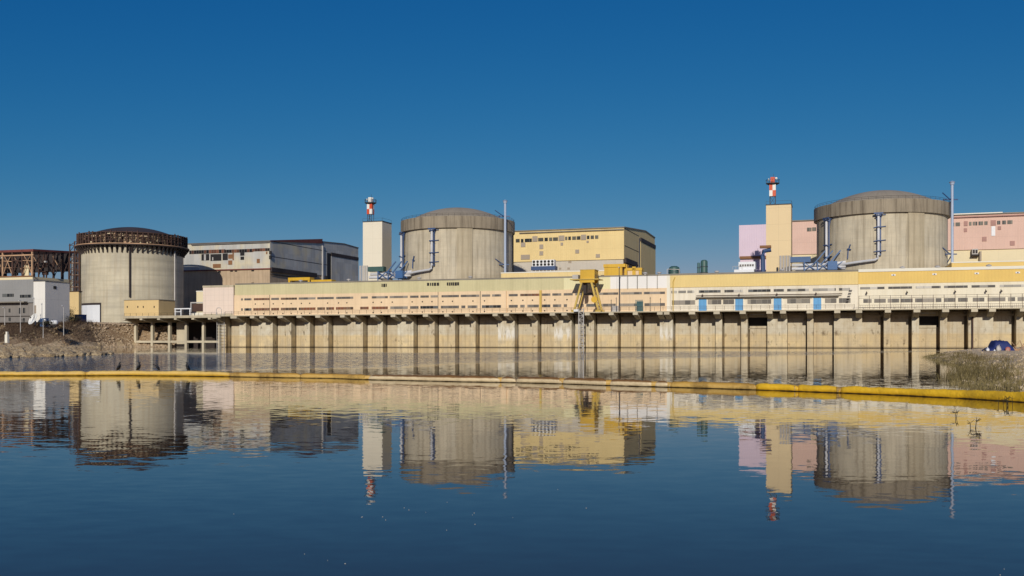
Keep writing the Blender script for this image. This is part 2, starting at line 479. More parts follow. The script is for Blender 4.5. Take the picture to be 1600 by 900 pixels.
def boom_mat(name, top, low, edge, soft=.02, dirt=.5):
    t = NT(name)
    vec, x, y, z = t.obj()
    n = t.noise(vec, 3.0, 5, .65)
    h = t.math('ADD', z, t.math('MULTIPLY', t.math('SUBTRACT', n, .5), .05))
    c = t.mix(t.ramp(h, edge - soft, edge + soft), low, top)
    c = t.mix(t.math('MULTIPLY', t.ramp(t.noise(vec, 1.1, 5, .7), .5, .7), dirt), c, (.12, .065, .018))
    c = t.mix(t.ramp(h, .03, .01), c, (.06, .035, .012))
    t.put(t.b.inputs['Base Color'], c); t.b.inputs['Roughness'].default_value = .55
    t.bump(t.noise(vec, 9.0, 4), .03, .8)
    return t.mat
YEL, BRN, CRM = (.72, .43, .03), (.2, .1, .028), (.72, .58, .36)
m['boom_yellow'] = boom_mat('yellow_boom_fabric', (.78, .47, .018), (.74, .42, .015), .06, dirt=.4)
m['boom_soft'] = boom_mat('pale_yellow_boom_fabric', (.76, .52, .15), (.62, .36, .03), .1, soft=.06, dirt=.35)
m['boom_dirty'] = boom_mat('stained_boom_fabric', (.46, .25, .03), (.66, .44, .13), .12, soft=.07, dirt=.8)
m['boom_faded'] = boom_mat('faded_cream_boom_fabric', BRN, CRM, .135, dirt=.3)

# water
t = NT('river_water')
pos = t.node('ShaderNodeNewGeometry').outputs['Position']
s3 = t.node('ShaderNodeSeparateXYZ'); t.l.new(pos, s3.inputs[0])
X, Y = s3.outputs[0], s3.outputs[1]
# wind ruffled streaks: long patches lying across the river
wp = t.noise(t.comb(t.math('MULTIPLY', X, .012), t.math('MULTIPLY', Y, .05), 3.0), 1.0, 4, .6)
jit = t.math('MULTIPLY', t.math('SUBTRACT', t.noise(t.comb(t.math('MULTIPLY', X, .05), t.math('MULTIPLY', Y, .03), 1.0), 1.0, 4, .6), .5), 50.0)
lo_ = t.math('MAXIMUM', t.math('MULTIPLY_ADD', X, 1.28, 72.8), 46.0)
hi_ = t.math('MULTIPLY_ADD', X, .35, 147.0)
band = t.math('MULTIPLY', t.ramp(t.math('ADD', t.math('SUBTRACT', Y, lo_), t.math('MULTIPLY', jit, .6)), -5, 7), t.ramp(t.math('ADD', t.math('SUBTRACT', Y, hi_), jit), 6, -16))
band = t.math('MULTIPLY', band, t.math('MULTIPLY_ADD', t.ramp(wp, .3, .6), .6, .4))
near = t.math('MULTIPLY', t.ramp(wp, .5, .66), t.ramp(Y, 46, 34))
left = t.math('MULTIPLY', t.ramp(X, 2, -9), t.ramp(Y, 40, 30))
ruff = t.math('MAXIMUM', band, t.math('MAXIMUM', t.math('MULTIPLY', near, .012), t.math('MULTIPLY', left, .009)))
def slopes(vec, scale, amp, detail=2):
    n = t.node('ShaderNodeTexNoise'); t.l.new(vec, n.inputs['Vector'])
    n.inputs['Scale'].default_value = scale; n.inputs['Detail'].default_value = detail; n.inputs['Roughness'].default_value = .55
    v1 = t.node('ShaderNodeVectorMath', operation='SUBTRACT'); t.l.new(n.outputs['Color'], v1.inputs[0]); v1.inputs[1].default_value = (.5, .5, .5)
    v2 = t.node('ShaderNodeVectorMath', operation='SCALE'); t.l.new(v1.outputs[0], v2.inputs[0]); t.put(v2.inputs['Scale'], amp)
    return v2.outputs[0]
def vadd(a, b):
    v = t.node('ShaderNodeVectorMath', operation='ADD'); t.l.new(a, v.inputs[0]); t.l.new(b, v.inputs[1]); return v.outputs[0]
sw = t.comb(t.math('MULTIPLY', X, .45), Y, 0.0)
tot = vadd(slopes(sw, .35, .0014), slopes(pos, 1.6, .0045))
tot = vadd(tot, slopes(sw, 6.5, t.math('ADD', t.math('MULTIPLY_ADD', t.ramp(Y, 32, 60), .03, .024), t.math('MULTIPLY', ruff, 2.6)), 3))
nz_ = t.node('ShaderNodeVectorMath', operation='MULTIPLY'); t.l.new(tot, nz_.inputs[0]); nz_.inputs[1].default_value = (1, 1, 0)
up_ = t.node('ShaderNodeVectorMath', operation='ADD'); t.l.new(nz_.outputs[0], up_.inputs[0]); up_.inputs[1].default_value = (0, 0, 1)
nn = t.node('ShaderNodeVectorMath', operation='NORMALIZE'); t.l.new(up_.outputs[0], nn.inputs[0])
t.l.new(nn.outputs[0], t.b.inputs['Normal'])
t.put(t.b.inputs['Base Color'], (.042, .028, .015))
t.b.inputs['Roughness'].default_value = .02
t.b.inputs['IOR'].default_value = 1.333
m['water'] = t.mat

# ------------------------------------------------------------------ setting: water, land
mb = MB(); mb.add([(-4000,-300,0),(4000,-300,0),(4000,3000,0),(-4000,3000,0)], [(0,1,2,3)])
tag(mb.build('water', m['water'], frame='W', fix=False), kind='structure')
mb = MB(); mb.add([W(-9000,11,8.4),W(9000,11,8.4),W(9000,15000,8.4),W(-9000,15000,8.4)], [(0,1,2,3)])
tag(mb.build('ground', m['yard'], frame='W', fix=False), kind='structure')

def seg_dist(px, py, a, b):
    ax, ay = a; bx, by = b
    dx, dy = bx-ax, by-ay
    tt = max(0, min(1, ((px-ax)*dx+(py-ay)*dy)/(dx*dx+dy*dy+1e-9)))
    return math.hypot(px-ax-tt*dx, py-ay-tt*dy)
def inside(px, py, poly):
    r = False
    j = len(poly)-1
    for i in range(len(poly)):
        xi, yi = poly[i]; xj, yj = poly[j]
        if (yi > py) != (yj > py) and px < (xj-xi)*(py-yi)/(yj-yi)+xi: r = not r
        j = i
    return r
def sdist(px, py, poly, n):
    d = min(seg_dist(px, py, poly[i], poly[i+1]) for i in range(n))
    return d if inside(px, py, poly) else -d
def sstep(a, b, x):
    t = max(0, min(1, (x-a)/(b-a)))
    return t*t*(3-2*t)

w2 = lambda u, v: tuple(W(u, v)[:2])
shoreL = [(-400,10),(-90,62),(-62,80),(-47,91),(-45,104),(-48.5,121),(-60,142),(-86,200),(-110,255),(-125,292), w2(-226,-7), w2(-222,4), w2(-211.5,6), w2(-209.5,18), w2(-182,18)]
polyL = shoreL + [w2(-182,120), w2(-900,120), (-900,10)]
def hL(x, y):
    s = sdist(x, y, polyL, len(shoreL)-1)
    u, v = inv(x, y)
    nz = noise.noise((x*.06, y*.06, 0))*.5 + noise.noise((x*.25, y*.25, 4))*.22
    if s < 0: return max(-2, .28*s)
    k = sstep(-236, -221, u)
    toe, top = -50*(1-k)+2*k, -9*(1-k)+15*k
    rise = sstep(0, 1, (v-toe)/(top-toe)) * .45 + .55*max(0, min(1, (v-toe)/(top-toe)))
    beach = .95*(1-math.exp(-s/16))*(1-k)
    z = beach + 7.4*rise*min(1, s/6)
    z += nz*min(1, s/4)*(.55 if rise < .98 else .15)*(1 if s > 1 else s)
    return min(z, 8.37)
def terrain(name, mat, xs, ys, hf, frame):
    vs, fs = [], []
    nx, ny = len(xs), len(ys)
    for b in ys:
        for a in xs:
            x, y = (W(a, b)[:2] if frame == 'P' else (a, b))
            vs.append((x, y, hf(x, y)))
    for j in range(ny-1):
        for i in range(nx-1):
            q = (j*nx+i, j*nx+i+1, (j+1)*nx+i+1, (j+1)*nx+i)
            if max(vs[k][2] for k in q) > -.6: fs.append(q)
    mb = MB(); mb.add(vs, fs)
    return mb.build(name, mat, frame='W', fix=False, smooth='all')
def span(a, b, st):
    n = int((b-a)/st)+1
    return [a+(b-a)*i/(n-1) for i in range(n)]
bank = terrain('riverbank', [m['gravel'], m['bank']], span(-420,-182,2.0), span(-215,22,1.6), hL, 'P')
for p in bank.data.polygons:
    c = bank.matrix_world @ p.center
    p.material_index = 1 if p.center.z > 1.25 + .5*noise.noise((p.center.x*.1, p.center.y*.1, 2)) else 0
tag(bank, kind='structure')

shoreR = [(150,262),(98,212),(70,160),(50,118),(39.5,95),(31,72),(24,52),(18.5,41),(15.2,33.5),(14.3,30),(15.5,27),(20,25),(60,20)]
polyR = shoreR + [(260,20),(260,262)]
def hR(x, y):
    s = sdist(x, y, polyR, len(shoreR)-1)
    if s < 0: return max(-2, .22*s)
    nz = noise.noise((x*.12, y*.12, 7))*.22 + noise.noise((x*.5, y*.5, 1))*.08
    return .62*(1-math.exp(-s/5.0)) + nz*min(1, s/4)
spit = terrain('sandy_spit', m['sand'], span(8,150,.9), span(20,230,1.2), hR, 'W')
tag(spit, kind='structure')

def scatter_rocks(name, mat, n, pick, rmin, rmax, hf, label, cat):
    mb = MB()
    protos = []
    for i in range(8):
        q = MB(); q.ico((0,0,0), 1.0, (1, .8, .6), .22, 1); protos.append(q)
    for i in range(n):
        x, y = pick()
        z = hf(x, y)
        if z < -.1: continue
        r = rmin + (rmax-rmin)*random.random()**3
        q = random.choice(protos); a = random.random()*6.28; ca, sa = math.cos(a)*r, math.sin(a)*r
        mb.add([(x+p[0]*ca-p[1]*sa, y+p[0]*sa+p[1]*ca, z+p[2]*r+.15*r) for p in q.v], q.f)
    o = mb.build(name, mat, frame='W', fix=False)
    return tag(o, label, cat, kind='stuff')
def pickL():
    while True:
        Y = random.uniform(85, 330); k = random.uniform(-.56, -.37); x = k*Y
        s = sdist(x, Y, polyL, len(shoreL)-1)
        u, v = inv(x, Y)
        if s > -.5 and v < -6 and (random.random() < math.exp(-s/30)+.3): return x, Y
scatter_rocks('bank_stones', m['rock'], 6500, pickL, .12, .75, hL, 'pale loose stones strewn over the left gravel beach', 'stones')
def pickLR():
    u, v = random.uniform(-240, -211), random.uniform(-7, 14)
    if u > -222: v = random.uniform(2.5, 14)
    return tuple(W(u, v)[:2])
scatter_rocks('riprap', m['riprap'], 2000, pickLR, .25, .7, hL, 'brown stone facing on the slope under the open jetty', 'stones')
def pickR():
    while True:
        Y = 26 + 170*random.random()**1.6; x = Y*random.uniform(.40, .56)
        s = sdist(x, Y, polyR, len(shoreR)-1)
        if s > 0: return x, Y
scatter_rocks('spit_stones', m['pebble'], 5200, pickR, .015, .11, hR, 'small pale stones scattered on the sandy spit', 'stones')

def blades(name, mat, n, pick, hmin, hmax, wid, hf, lean=.5, tuft=9, spread=.25):
    mb = MB(); vs, fs = [], []
    for i in range(n):
        x0, y0 = pick()
        for j in range(tuft):
            x, y = x0+random.gauss(0, spread), y0+random.gauss(0, spread)
            z = hf(x, y) - .03
            if z < -.25: continue
            h = random.uniform(hmin, hmax); a = random.random()*6.28; b = random.random()*6.28; l = random.random()*lean*h
            dx, dy = math.cos(a)*wid/2, math.sin(a)*wid/2
            k = len(vs)
            vs += [(x-dx, y-dy, z), (x+dx, y+dy, z), (x+math.cos(b)*l, y+math.sin(b)*l, z+h)]
            fs.append((k, k+1, k+2))
    mb.add(vs, fs)
    return mb.build(name, mat, frame='W', fix=False)
def pickG():
    while True:
        Y = 26 + 85*random.random()**1.5; x = Y*random.uniform(.39, .53)
        s = sdist(x, Y, polyR, len(shoreR)-1)
        if s > -.9 and random.random() < (math.exp(-max(s, 0)/2.2)+.008) and noise.noise((x*.25, y_(Y)*.25, 3)) > -.05: return x, Y
y_ = lambda q: q
tag(blades('spit_grass', m['grass'], 2300, pickG, .05, .26, .016, hR, .8, 8, .16), 'dry olive grass tufts along the edge of the sandy spit', 'grass', kind='stuff')
def pickG2():
    while True:
        Y = 32 + 70*random.random()**1.4; x = Y*random.uniform(.39, .5)
        s = sdist(x, Y, polyR, len(shoreR)-1)
        if -.8 < s < 3.5 and noise.noise((x*.4, Y*.4, 8)) > -.1: return x, Y
tag(blades('spit_scrub', m['scrub'], 200, pickG2, .15, .55, .03, hR, .8, 12, .22), 'darker olive scrub in patches at the water edge of the sandy spit', 'scrub', kind='stuff')
def pickB():
    while True:
        Y = random.uniform(180, 345); k = random.uniform(-.56, -.385); x = k*Y
        u, v = inv(x, Y)
        z = hL(x, Y)
        if z > 1.0 and v < -4 and noise.noise((x*.07, Y*.07, 5)) > -.3 and random.random() < .18 + .8*min(1, max(0, z-1.3)/2.4): return x, Y
tag(blades('bank_brush', m['brush'], 2900, pickB, .4, 1.7, .09, hL, .7, 8, .7), 'dead brown brush covering the left bank slope', 'brush', kind='stuff')

# ------------------------------------------------------------------ quay wall and deck
ZD = 10.1
qw = thing('quay_wall', 'long stained concrete quay wall with piers rising from the water', 'quay wall', uu(345, 5), 5, 0)
u_l, u_r = uu(345, 0), 210
piers = [(346,353,0),(374,384,0),(404,426,1),(447,455,0),(476,484,0),(505,513,0),(543,567,1),(590,598,0),(621,646,1),(671,679,0),(704,711,0),(736,743,0),
         (778,804,1),(831,840,0),(866,893,1),(920,928,0),(957,965,0),(994,1002,0),(1031,1051,1),(1080,1090,0),(1118,1128,0),(1158,1168,0),
         (1199,1230,1),(1261,1271,0),(1303,1347,1),(1381,1391,0),(1425,1436,0),(1469,1480,0),(1513,1552,1),(1588,1598,0),(1634,1645,0),(1680,1710,1)]
WHITE = {12, 14, 18}
OPEN = {21, 26}
MB().box(u_l, u_r, 9.6, 10.4, -3, 9.7).build('back_wall', m['quay'], qw)
MB().box(u_l, u_r, 0, 12, 9.84, ZD).build('deck_slab', m['deck'], qw)
prev = None
for i, (a, b, wide) in enumerate(piers):
    ua, ub = uu(a, 5), uu(b, 5)
    p = MB().box(ua, ub, 5, 9.6, -3, 9.4)
    p.build('pier', m['quay_white'] if i in WHITE else m['pier'], qw)
    if wide:
        w = (ub-ua)
        bl = [(ua+.1, ua+1.6), (ub-1.6, ub-.1)] if w > 3.4 else [(ua+.1, ub-.1)]
    else:
        bl = [(ua+.05, ub-.05)]
    for c0, c1 in bl:
        MB().prism([(-.06, 9.15), (-.06, 9.83), (5.6, 9.83), (5.6, 7.9), (4.98, 7.9)], c0, c1).build('deck_beam', m['beam'], qw)
    if prev is not None:
        pa = piers[i-1]
        g0, g1 = (.42, .04) if a < 1245 else ((.05, .3) if a < 1380 else (.05, .75))
        ztop = uz((pa[1]+a)/2, 509, 7)[1] if i-1 in OPEN else 9.5
        if i-1 == 21: ztop = uz(1183, 510, 7)[1]
        pan = MB().box(prev+g0, ua-g1, 7.5, 9.6, -3, ztop)
        if i-1 in OPEN:
            pan.box(prev+g0, ua-g1, 7.25, 7.49, ztop-.55, ztop+.1)
        pan.build('wall_panel', m['quay'], qw)
        if i-1 in OPEN:
            MB().box(prev+.02, ua-.02, 9.3, 9.58, ztop-.3, 9.5).build('sluice_shade_sheet', m['hole'], qw)  # near-black sheet painted in for the shade inside the opening
            b2 = MB()
            for q in range(7):
                x0 = prev+.6+(ua-prev-1.2)*q/7
                b2.box(x0, x0+random.uniform(.3, .55), 6.9, 7.0, 9.0, 9.22)
            b2.build('white_block_row', m['white_metal'], qw)  # row of small white blocks across the open bay
    prev = ub
# hanging rust pipe in the wide pier on the right
MB().tube([(uu(1519.5,4.6), 4.6, -.5), (uu(1519.5,4.6), 4.6, 9.3)], .22).build('drain_pipe', m['rust'], qw)
# low ledge in the shaded zone: walings between piers
for i in range(len(piers)-1):
    if i in OPEN: continue
    c0, c1 = uu(piers[i][1], 5)+.5, uu(piers[i+1][0], 5)-.1
    MB().box(c0, c1, 7.0, 7.48, 8.3, 8.75).build('waling', m['beam'], qw)

# deck railing
rl = thing('deck_railing', 'thin weathered steel railing along the edge of the quay deck', 'railing', uu(352, .2), .2, ZD)
ra, rb = uu(352, .2), uu(1335, .2)
rm = MB()
for zz in (.45, .8, 1.1): rm.bar((ra, .25, ZD+zz+.18), (rb, .25, ZD+zz+.18), .05)
rm.build('rail', m['rust'], rl)
n = 80
pm = MB().box(ra-.035, ra+.035, .22, .28, ZD+.18, ZD+1.3)
p0 = pm.build('post', m['rust'], rl)
for i in range(1, n+1):
    c = p0.copy(); C.objects.link(c); c.location.x += (rb-ra)*i/n; ORI[c.name] = ORI[p0.name]
gl = thing('gallery_fence', 'tall openwork steel fence in front of the golden banded pump house', 'fence', uu(1342, 2), 2, ZD)
ga, gb = uu(1342, 2), uu(1700, 2)
gm = MB()
for zz in (.5, 1.1, 2.9, 3.45): gm.bar((ga, 2, ZD+zz), (gb, 2, ZD+zz), .07)
gm.build('rail', m['rust'], gl)
x = ga; i = 0
while x < gb:
    MB().box(x-.05, x+.05, 1.95, 2.05, ZD, ZD+3.55).build('post', m['rust'], gl); x += 2.55
gmm = MB()
x = ga
while x < gb: gmm.box(x-.02, x+.02, 1.98, 2.02, ZD+.05, ZD+1.1); x += .42
gmm.build('infill_bars', m['rust'], gl)

# ------------------------------------------------------------------ open jetty on the left
jt = thing('jetty', 'open concrete jetty on slender columns beside the riverbank', 'jetty', uu(194, 0), 0, 0)
j0, j1 = uu(192, 0), uu(345, 0)-.05
MB().box(j0, j1, 0, 14, 9.62, ZD).box(j0, j1, -.12, .18, 9.45, ZD+.16).build('deck_slab', m['deck'], jt)
cols = [211, 237, 264, 290, 317, 342.5]
for a in cols:
    c = uu(a, 5.4)
    MB().box(c-.42, c+.42, 5.4, 6.4, -3, 8.6).build('column', m['beam'], jt)
    MB().prism([(.02, 8.9), (.02, 9.6), (13, 9.6), (13, 8.4), (5.4, 8.1)], c-.5, c+.5).build('deck_beam', m['beam'], jt)
for a, b in zip(cols[:-1], cols[1:]):
    MB().box(uu(a, 5.4)+.44, uu(b, 5.4)-.44, 5.5, 6.2, 1.45, 2.15).build('tie_beam', m['beam'], jt)
for a, b in ((276, 285),):
    MB().box(uu(a, 9), uu(b, 9)+1, 9, 9.6, -2, 8.3).build('rear_wall', m['beam'], jt)
MB().box(uu(292, 15), uu(352, 15), 15, 15.5, -2, 9.5).build('rear_wall', m['dark_steel'], jt)  # dark colour stands in for the shade between the columns
jr = thing('jetty_railing', 'low thin railing along the front of the open jetty', 'railing', j0, .2, ZD)
q = MB()
for zz in (.5, 1.05): q.bar((j0+.2, .3, ZD+zz), (j1-2, .3, ZD+zz), .05)
q.build('rail', m['dark_steel'], jr)
x = j0+.3
while x < j1-2:
    MB().box(x-.03, x+.03, .27, .33, ZD+.1, ZD+1.05).build('post', m['dark_steel'], jr); x += 2.4

def ladder(name, label, px0, px1, v, z0, z1, mat, w=.09, step=.8, brace=True):
    a, b = uu(px0, v), uu(px1, v)
    r = thing(name, label, 'ladder', (a+b)/2, v, z0)
    MB().box(a, a+w, v-w, v, z0, z1).build('side_rail', mat, r)
    MB().box(b-w, b, v-w, v, z0, z1).build('side_rail', mat, r)
    q = MB(); z = z0+.4; i = 0
    while z < z1-.3:
        q.bar((a, v-w/2, z), (b, v-w/2, z), w*.8)
        if brace: q.bar((a if i % 2 else b, v-w/2, z), (b if i % 2 else a, v-w/2, min(z1, z+step)), w*.7)
        z += step; i += 1
    q.build('rungs', mat, r)
    return r
lad = ladder('access_ladder', 'pale steel ladder with hooped top at the end of the open jetty', 339, 351, 3.6, -1, 11.3, m['pale_steel'], .16, 1.0, False)
hp = MB(); a, b = uu(338, 1), uu(346, 1)
hp.tube([(a, 1, ZD), (a, 1, ZD+2.0), ((a*3+b)/4, 1, ZD+2.5), ((a+3*b)/4, 1, ZD+2.5), (b, 1, ZD+2.0), (b, 1, ZD)], .1)
hp.build('hoop', m['pale_steel'], lad)
ladder('lattice_ladder', 'white lattice ladder tower hanging to the water below the yellow crane', 904, 912.5, -.3, -.6, 11.0, m['pale_steel'], .22, 1.15)
MB().box(uu(897, -.3), uu(904, -.3), -.9, .4, ZD+.1, ZD+.7).build('landing', m['white_metal'], bpy.data.objects['lattice_ladder'])

# ------------------------------------------------------------------ pump houses
VF = 9.0
ZB, ZT = 16.95, 20.35
def windows(root, items, zc, hh, mat, name='window', v=VF):
    for a, b in items:
        MB().box(uu(a, v), uu(b, v), v-.08, v+.3, zc-hh, zc+hh).build(name, m[mat] if isinstance(mat, str) else mat, root)
def wall_box(root, name, px0, px1, z0, z1, mat, v=VF, depth=24, dv=0.0):
    return MB().box(uu(px0, v), uu(px1, v), v+dv, v+depth, z0, z1).build(name, m[mat], root)
upA = [(377,379.5),(382,393),(397,421),(424,436),(439,464),(467,493),(496,522),(525,552),(564,575),(581,606),(609,637),(641,654),(657,670),(673,685),(690,717),(720,749),(753,766),(769,783),(795,809),(813,843),(847,860),(863,877),(881,895),(899,926),(935,966),(970,1003),(1006,1039)]
loA = [(377,379.5),(382,393),(396,421),(424,436),(439,464),(467,493),(496,508),(510,522),(525,552),(563,576),(581,606),(610,637),(641,654),(657,685),(689,717),(721,727),(731,746),(753,783),(795,809),(813,820),(824,842),(847,860),(864,877),(881,886),(900,912),(916,930),(940,962),(967,1000),(1007,1039)]
pa = thing('pump_house', 'long peach walled pump house with greenish cream roof band', 'pump house', uu(700, VF), VF, ZD)
wall_box(pa, 'wall', 366, 1047, 8.4, ZB, 'beige')
wall_box(pa, 'roof_band', 366.5, 881, ZB, ZT, 'band_green', dv=.15)
wall_box(pa, 'roof_band', 881, 953.5, ZB, ZT, 'band_pale', dv=.12)
wall_box(pa, 'roof_band', 953.5, 1042, ZB, ZT+.05, 'band_white', dv=.1)
wall_box(pa, 'coping', 366, 1047, ZT+.05, ZT+.5, 'coping', dv=.5)
wall_box(pa, 'corner_pier', 1042, 1047, 8.4, ZT+.04, 'trim_white', dv=-.12, depth=3)
for i, (a, b) in enumerate(upA):
    windows(pa, [(a, b)], 15.58, .33, 'glass_grey' if i not in (2, 4, 19) else 'glass_rust')
for i, (a, b) in enumerate(loA):
    windows(pa, [(a, b)], 12.28, .4, 'glass_rust' if 1 < i < 11 else ('glass' if i % 4 == 1 else 'glass_grey'))
holes = MB()
for px in (399, 412, 427, 442, 455, 471, 484, 512, 529, 542, 583, 596, 613, 644, 660, 675, 692, 707, 739, 757, 799, 817, 832, 851, 867, 886):
    for zc in (14.0, 10.85):
        if random.random() < .9: holes.box(uu(px, VF)-.19, uu(px, VF)+.19, VF-.04, VF+.1, zc-.19, zc+.19)
holes.build('vent_holes', m['hole'], pa)
dark_roof = [(596,604),(667,686),(698,717)]
for a, b in dark_roof:
    q = MB(); a0 = uu(a, VF); b0 = uu(b, VF); x = a0
    while x < b0:
        w = random.uniform(.35, .8); q.box(x, min(b0, x+w), VF+.08, VF+.3, 18.9-random.uniform(0,.2), 19.75); x += w+random.uniform(.05, .3)
    q.build('broken_light', m['hole'], pa)
for px in (421.5, 684.5, 750.5):
    MB().box(uu(px, VF)-.07, uu(px, VF)+.07, VF-.03, VF+.1, ZD, ZB).build('expansion_joint', m['dark_steel'], pa)
for px, mt in ((845, 'crane_pale'), (790, 'beige')):
    MB().box(uu(px-1.5, VF), uu(px+1.5, VF), VF-.5, VF, ZD, ZB-.1).build('downpipe_casing', m[mt], pa)
for px in (968, 981, 996, 1011, 1027):
    MB().bar((uu(px, VF), VF-.06, 16.7), (uu(px, VF), VF-.06, ZT+.3), .12).build('lightning_rod', m['dark_steel'], pa)

pb = thing('pump_house', 'white walled pump house with pale yellow roof band and blue doors', 'pump house', uu(1190, VF), VF, ZD)
wall_box(pb, 'wall', 1047.2, 1341, 8.4, ZB+.05, 'white_render')
wall_box(pb, 'roof_band', 1047.2, 1341, ZB+.05, ZT+.05, 'band_yellow', dv=-.2)
wall_box(pb, 'coping', 1047.2, 1341, ZT+.05, ZT+.6, 'coping', dv=.3)
ups = [(1049,1058),(1060,1072),(1074,1085),(1092,1126),(1132,1161),(1169,1204),(1209,1225),(1230,1264),(1270,1306),(1311,1328)]
for i, c in enumerate(ups): windows(pb, [c], 15.75, .35, 'glass' if i in (3, 5) else 'glass_pale')
for c in [(1050,1086),(1106,1127),(1130,1148),(1168,1205),(1230,1266),(1289,1307),(1311,1329)]: windows(pb, [c], 12.75, .62, 'glass_grey')
for a, b in ((1092,1104),(1149,1161),(1209,1221),(1271,1283)):
    d = MB().box(uu(a, VF), uu(b, VF), VF-.14, VF+.2, ZD-.2, 13.55).build('door', m['door_blue'], pb)
    for e in (uu(a, VF)-.3, uu(b, VF)+.03): MB().box(e, e+.27, VF-.2, VF+.1, ZD-.2, 13.7).build('door_jamb', m['trim_white'], d)
MB().box(uu(1088, VF), uu(1311, VF), VF-1.3, VF, 13.95, 14.2).build('canopy', m['coping'], pb)
pp = MB().tube([(uu(1088, 8), 7.9, 14.5), (uu(1316, 8), 7.9, 14.5)], .12); pp.build('pipe', m['rust'], pb)
for px in (1098, 1155, 1214, 1275):
    q = MB(); u0 = uu(px, VF); q.bar((u0, VF-.05, 15.1), (u0, VF-.7, 14.7), .1).box(u0-.22, u0+.22, VF-1.0, VF-.5, 14.45, 14.8); q.build('wall_lamp', m['dark_steel'], pb)
MB().tube([(uu(1052, VF), VF-.3, ZD), (uu(1052, VF), VF-.3, 18.6), (uu(1055, VF), VF-.3, 19.9)], .14).build('downpipe', m['crane_pale'], pb)
q = MB()
for k in range(5): q.box(uu(1322+k*1.2, VF), uu(1326+k*1.4, VF), VF-.9, VF-.3, 12.4+k*.75, 12.5+k*.75)
q.build('pipe_brackets', m['dark_steel'], pb)

pc = thing('pump_house', 'cream walled pump house with golden yellow roof band at the right end', 'pump house', uu(1480, VF), VF, ZD)
wall_box(pc, 'wall', 1341.2, 1720, 8.4, ZB+.1, 'white_render2')
wall_box(pc, 'roof_band', 1341.2, 1720, ZB+.1, ZT-.1, 'band_gold', dv=-.1)
wall_box(pc, 'coping', 1341.2, 1720, ZT-.1, ZT+.65, 'trim_white', dv=-.3)
for c in [(1344,1382),(1388,1425),(1431,1470),(1475,1512),(1518,1555),(1562,1600),(1606,1640)]: windows(pc, [c], 15.95, .3, 'glass_pale')
for c in [(1349,1362),(1366,1384),(1387,1405),(1407,1426),(1430,1460),(1462,1471),(1475,1493),(1497,1512),(1520,1538),(1543,1571),(1575,1586),(1590,1612)]: windows(pc, [c], 12.55, .5, 'glass_grey')
for px in (1396, 1460, 1526, 1590):
    lm = MB().box(uu(px, VF)-.5, uu(px, VF)+.5, VF-.25, VF-.1, 19.1, 19.5); b = lm.build('floodlight', m['white_metal'], pc)
    MB().box(uu(px, VF)-.18, uu(px, VF)+.18, VF-.3, VF-.25, 19.2, 19.4).build('lens', m['dark_steel'], b)
for px in (1354, 1417, 1492, 1540, 1564):
    q = MB(); u0 = uu(px, VF); q.bar((u0, VF-.05, 15.1), (u0, VF-.7, 14.7), .1).box(u0-.2, u0+.2, VF-1.0, VF-.5, 14.4, 14.8); q.build('wall_lamp', m['dark_steel'], pc)

tb = thing('tiled_block', 'pinkish white tiled block joining the peach pump house', 'building', uu(342, VF), VF, ZD)
MB().box(uu(318, VF), uu(366, VF)-.1, VF-.3, VF+16, 8.4, uz(342, 449, VF)[1]).build('wall', m['tile'], tb)
MB().box(uu(318, VF)-.1, uu(366, VF)-.05, VF-.4, VF+16, uz(342, 449, VF)[1], uz(342, 446, VF)[1]).build('parapet', m['deck'], tb)
MB().box(uu(319, VF), uu(365, VF), VF-.42, VF-.3, ZD, ZD+.9).build('plinth', m['deck'], tb)

# ------------------------------------------------------------------ gantry crane on the quay
cr = thing('gantry_crane', 'yellow gantry crane with box cabin standing on the quay deck', 'crane', uu(916, 3), 3, ZD)
zt = 18.6
for vv in (1.2, 5.6):
    tl, tr = uu(909, 1.2)+(0 if vv < 3 else 0), uu(924, 1.2)
    bl_, br_ = uu(897, 1.2), uu(935, 1.2)
    MB().bar((bl_, vv, ZD+.5), (tl, vv, zt), .5, .5).build('leg', m['crane_pale'], cr)
    MB().bar((br_, vv, ZD+.5), (tr, vv, zt), .5, .5).build('leg', m['crane_pale'], cr)
    MB().box(tl-.6, tr+.9, vv-.3, vv+.3, zt-.2, zt+.6).build('girder', m['crane'], cr)
    q = MB().box(bl_-.7, bl_+.9, vv-.3, vv+.3, ZD+.05, ZD+.6).box(br_-.9, br_+.7, vv-.3, vv+.3, ZD+.05, ZD+.6); q.build('wheel_bogie', m['crane_pale'], cr)
for uu_ in (uu(897, 1.2), uu(935, 1.2)): MB().box(uu_-.25, uu_+.25, 1.5, 5.3, ZD+.25, ZD+.6).build('sill_beam', m['crane_pale'], cr)
ua, ub = uu(905, 2), uu(930, 2)
MB().box(ua-2.4, ub+1.3, .6, 6.4, zt+.6, zt+.85).build('platform', m['crane_pale'], cr)
cb = MB().box(ua+.5, ub, 1.2, 5.6, zt+.86, zt+3.35).build('cabin', m['crane'], cr)
MB().box(ua+.4, ub+.15, 1.1, 5.7, zt+3.36, zt+3.5).build('roof', m['crane_pale'], cb)
MB().box(ua-1.9, ua-.2, 1.6, 4.0, zt+.86, zt+2.1).build('winch', m['pale_steel'], cr)
q = MB()
for k in range(7): q.bar((ub+.2+k*.18, .7, zt+.8), (ub+.2+k*.18, .7, zt+1.9), .06)
q.bar((ub+.1, .7, zt+1.9), (ub+1.3, .7, zt+1.9), .07); q.build('handrail', m['dark_steel'], cr)
q = MB()
for k in range(8):
    f = k/7; q.box(ub-1.2+f*1.9, ub-.4+f*1.9, 1.4, 2.2, zt-.2-f*6.5, zt-.05-f*6.5)
q.build('stair', m['crane_pale'], cr)
q = MB().lathe([(.0, -.4), (.9, -.4), (.9, .4), (.0, .4)], (0, 0), 20)
q.v = [(x+uu(929, 1.2), 1.0+z*.6, y+13.6) for x, y, z in q.v]
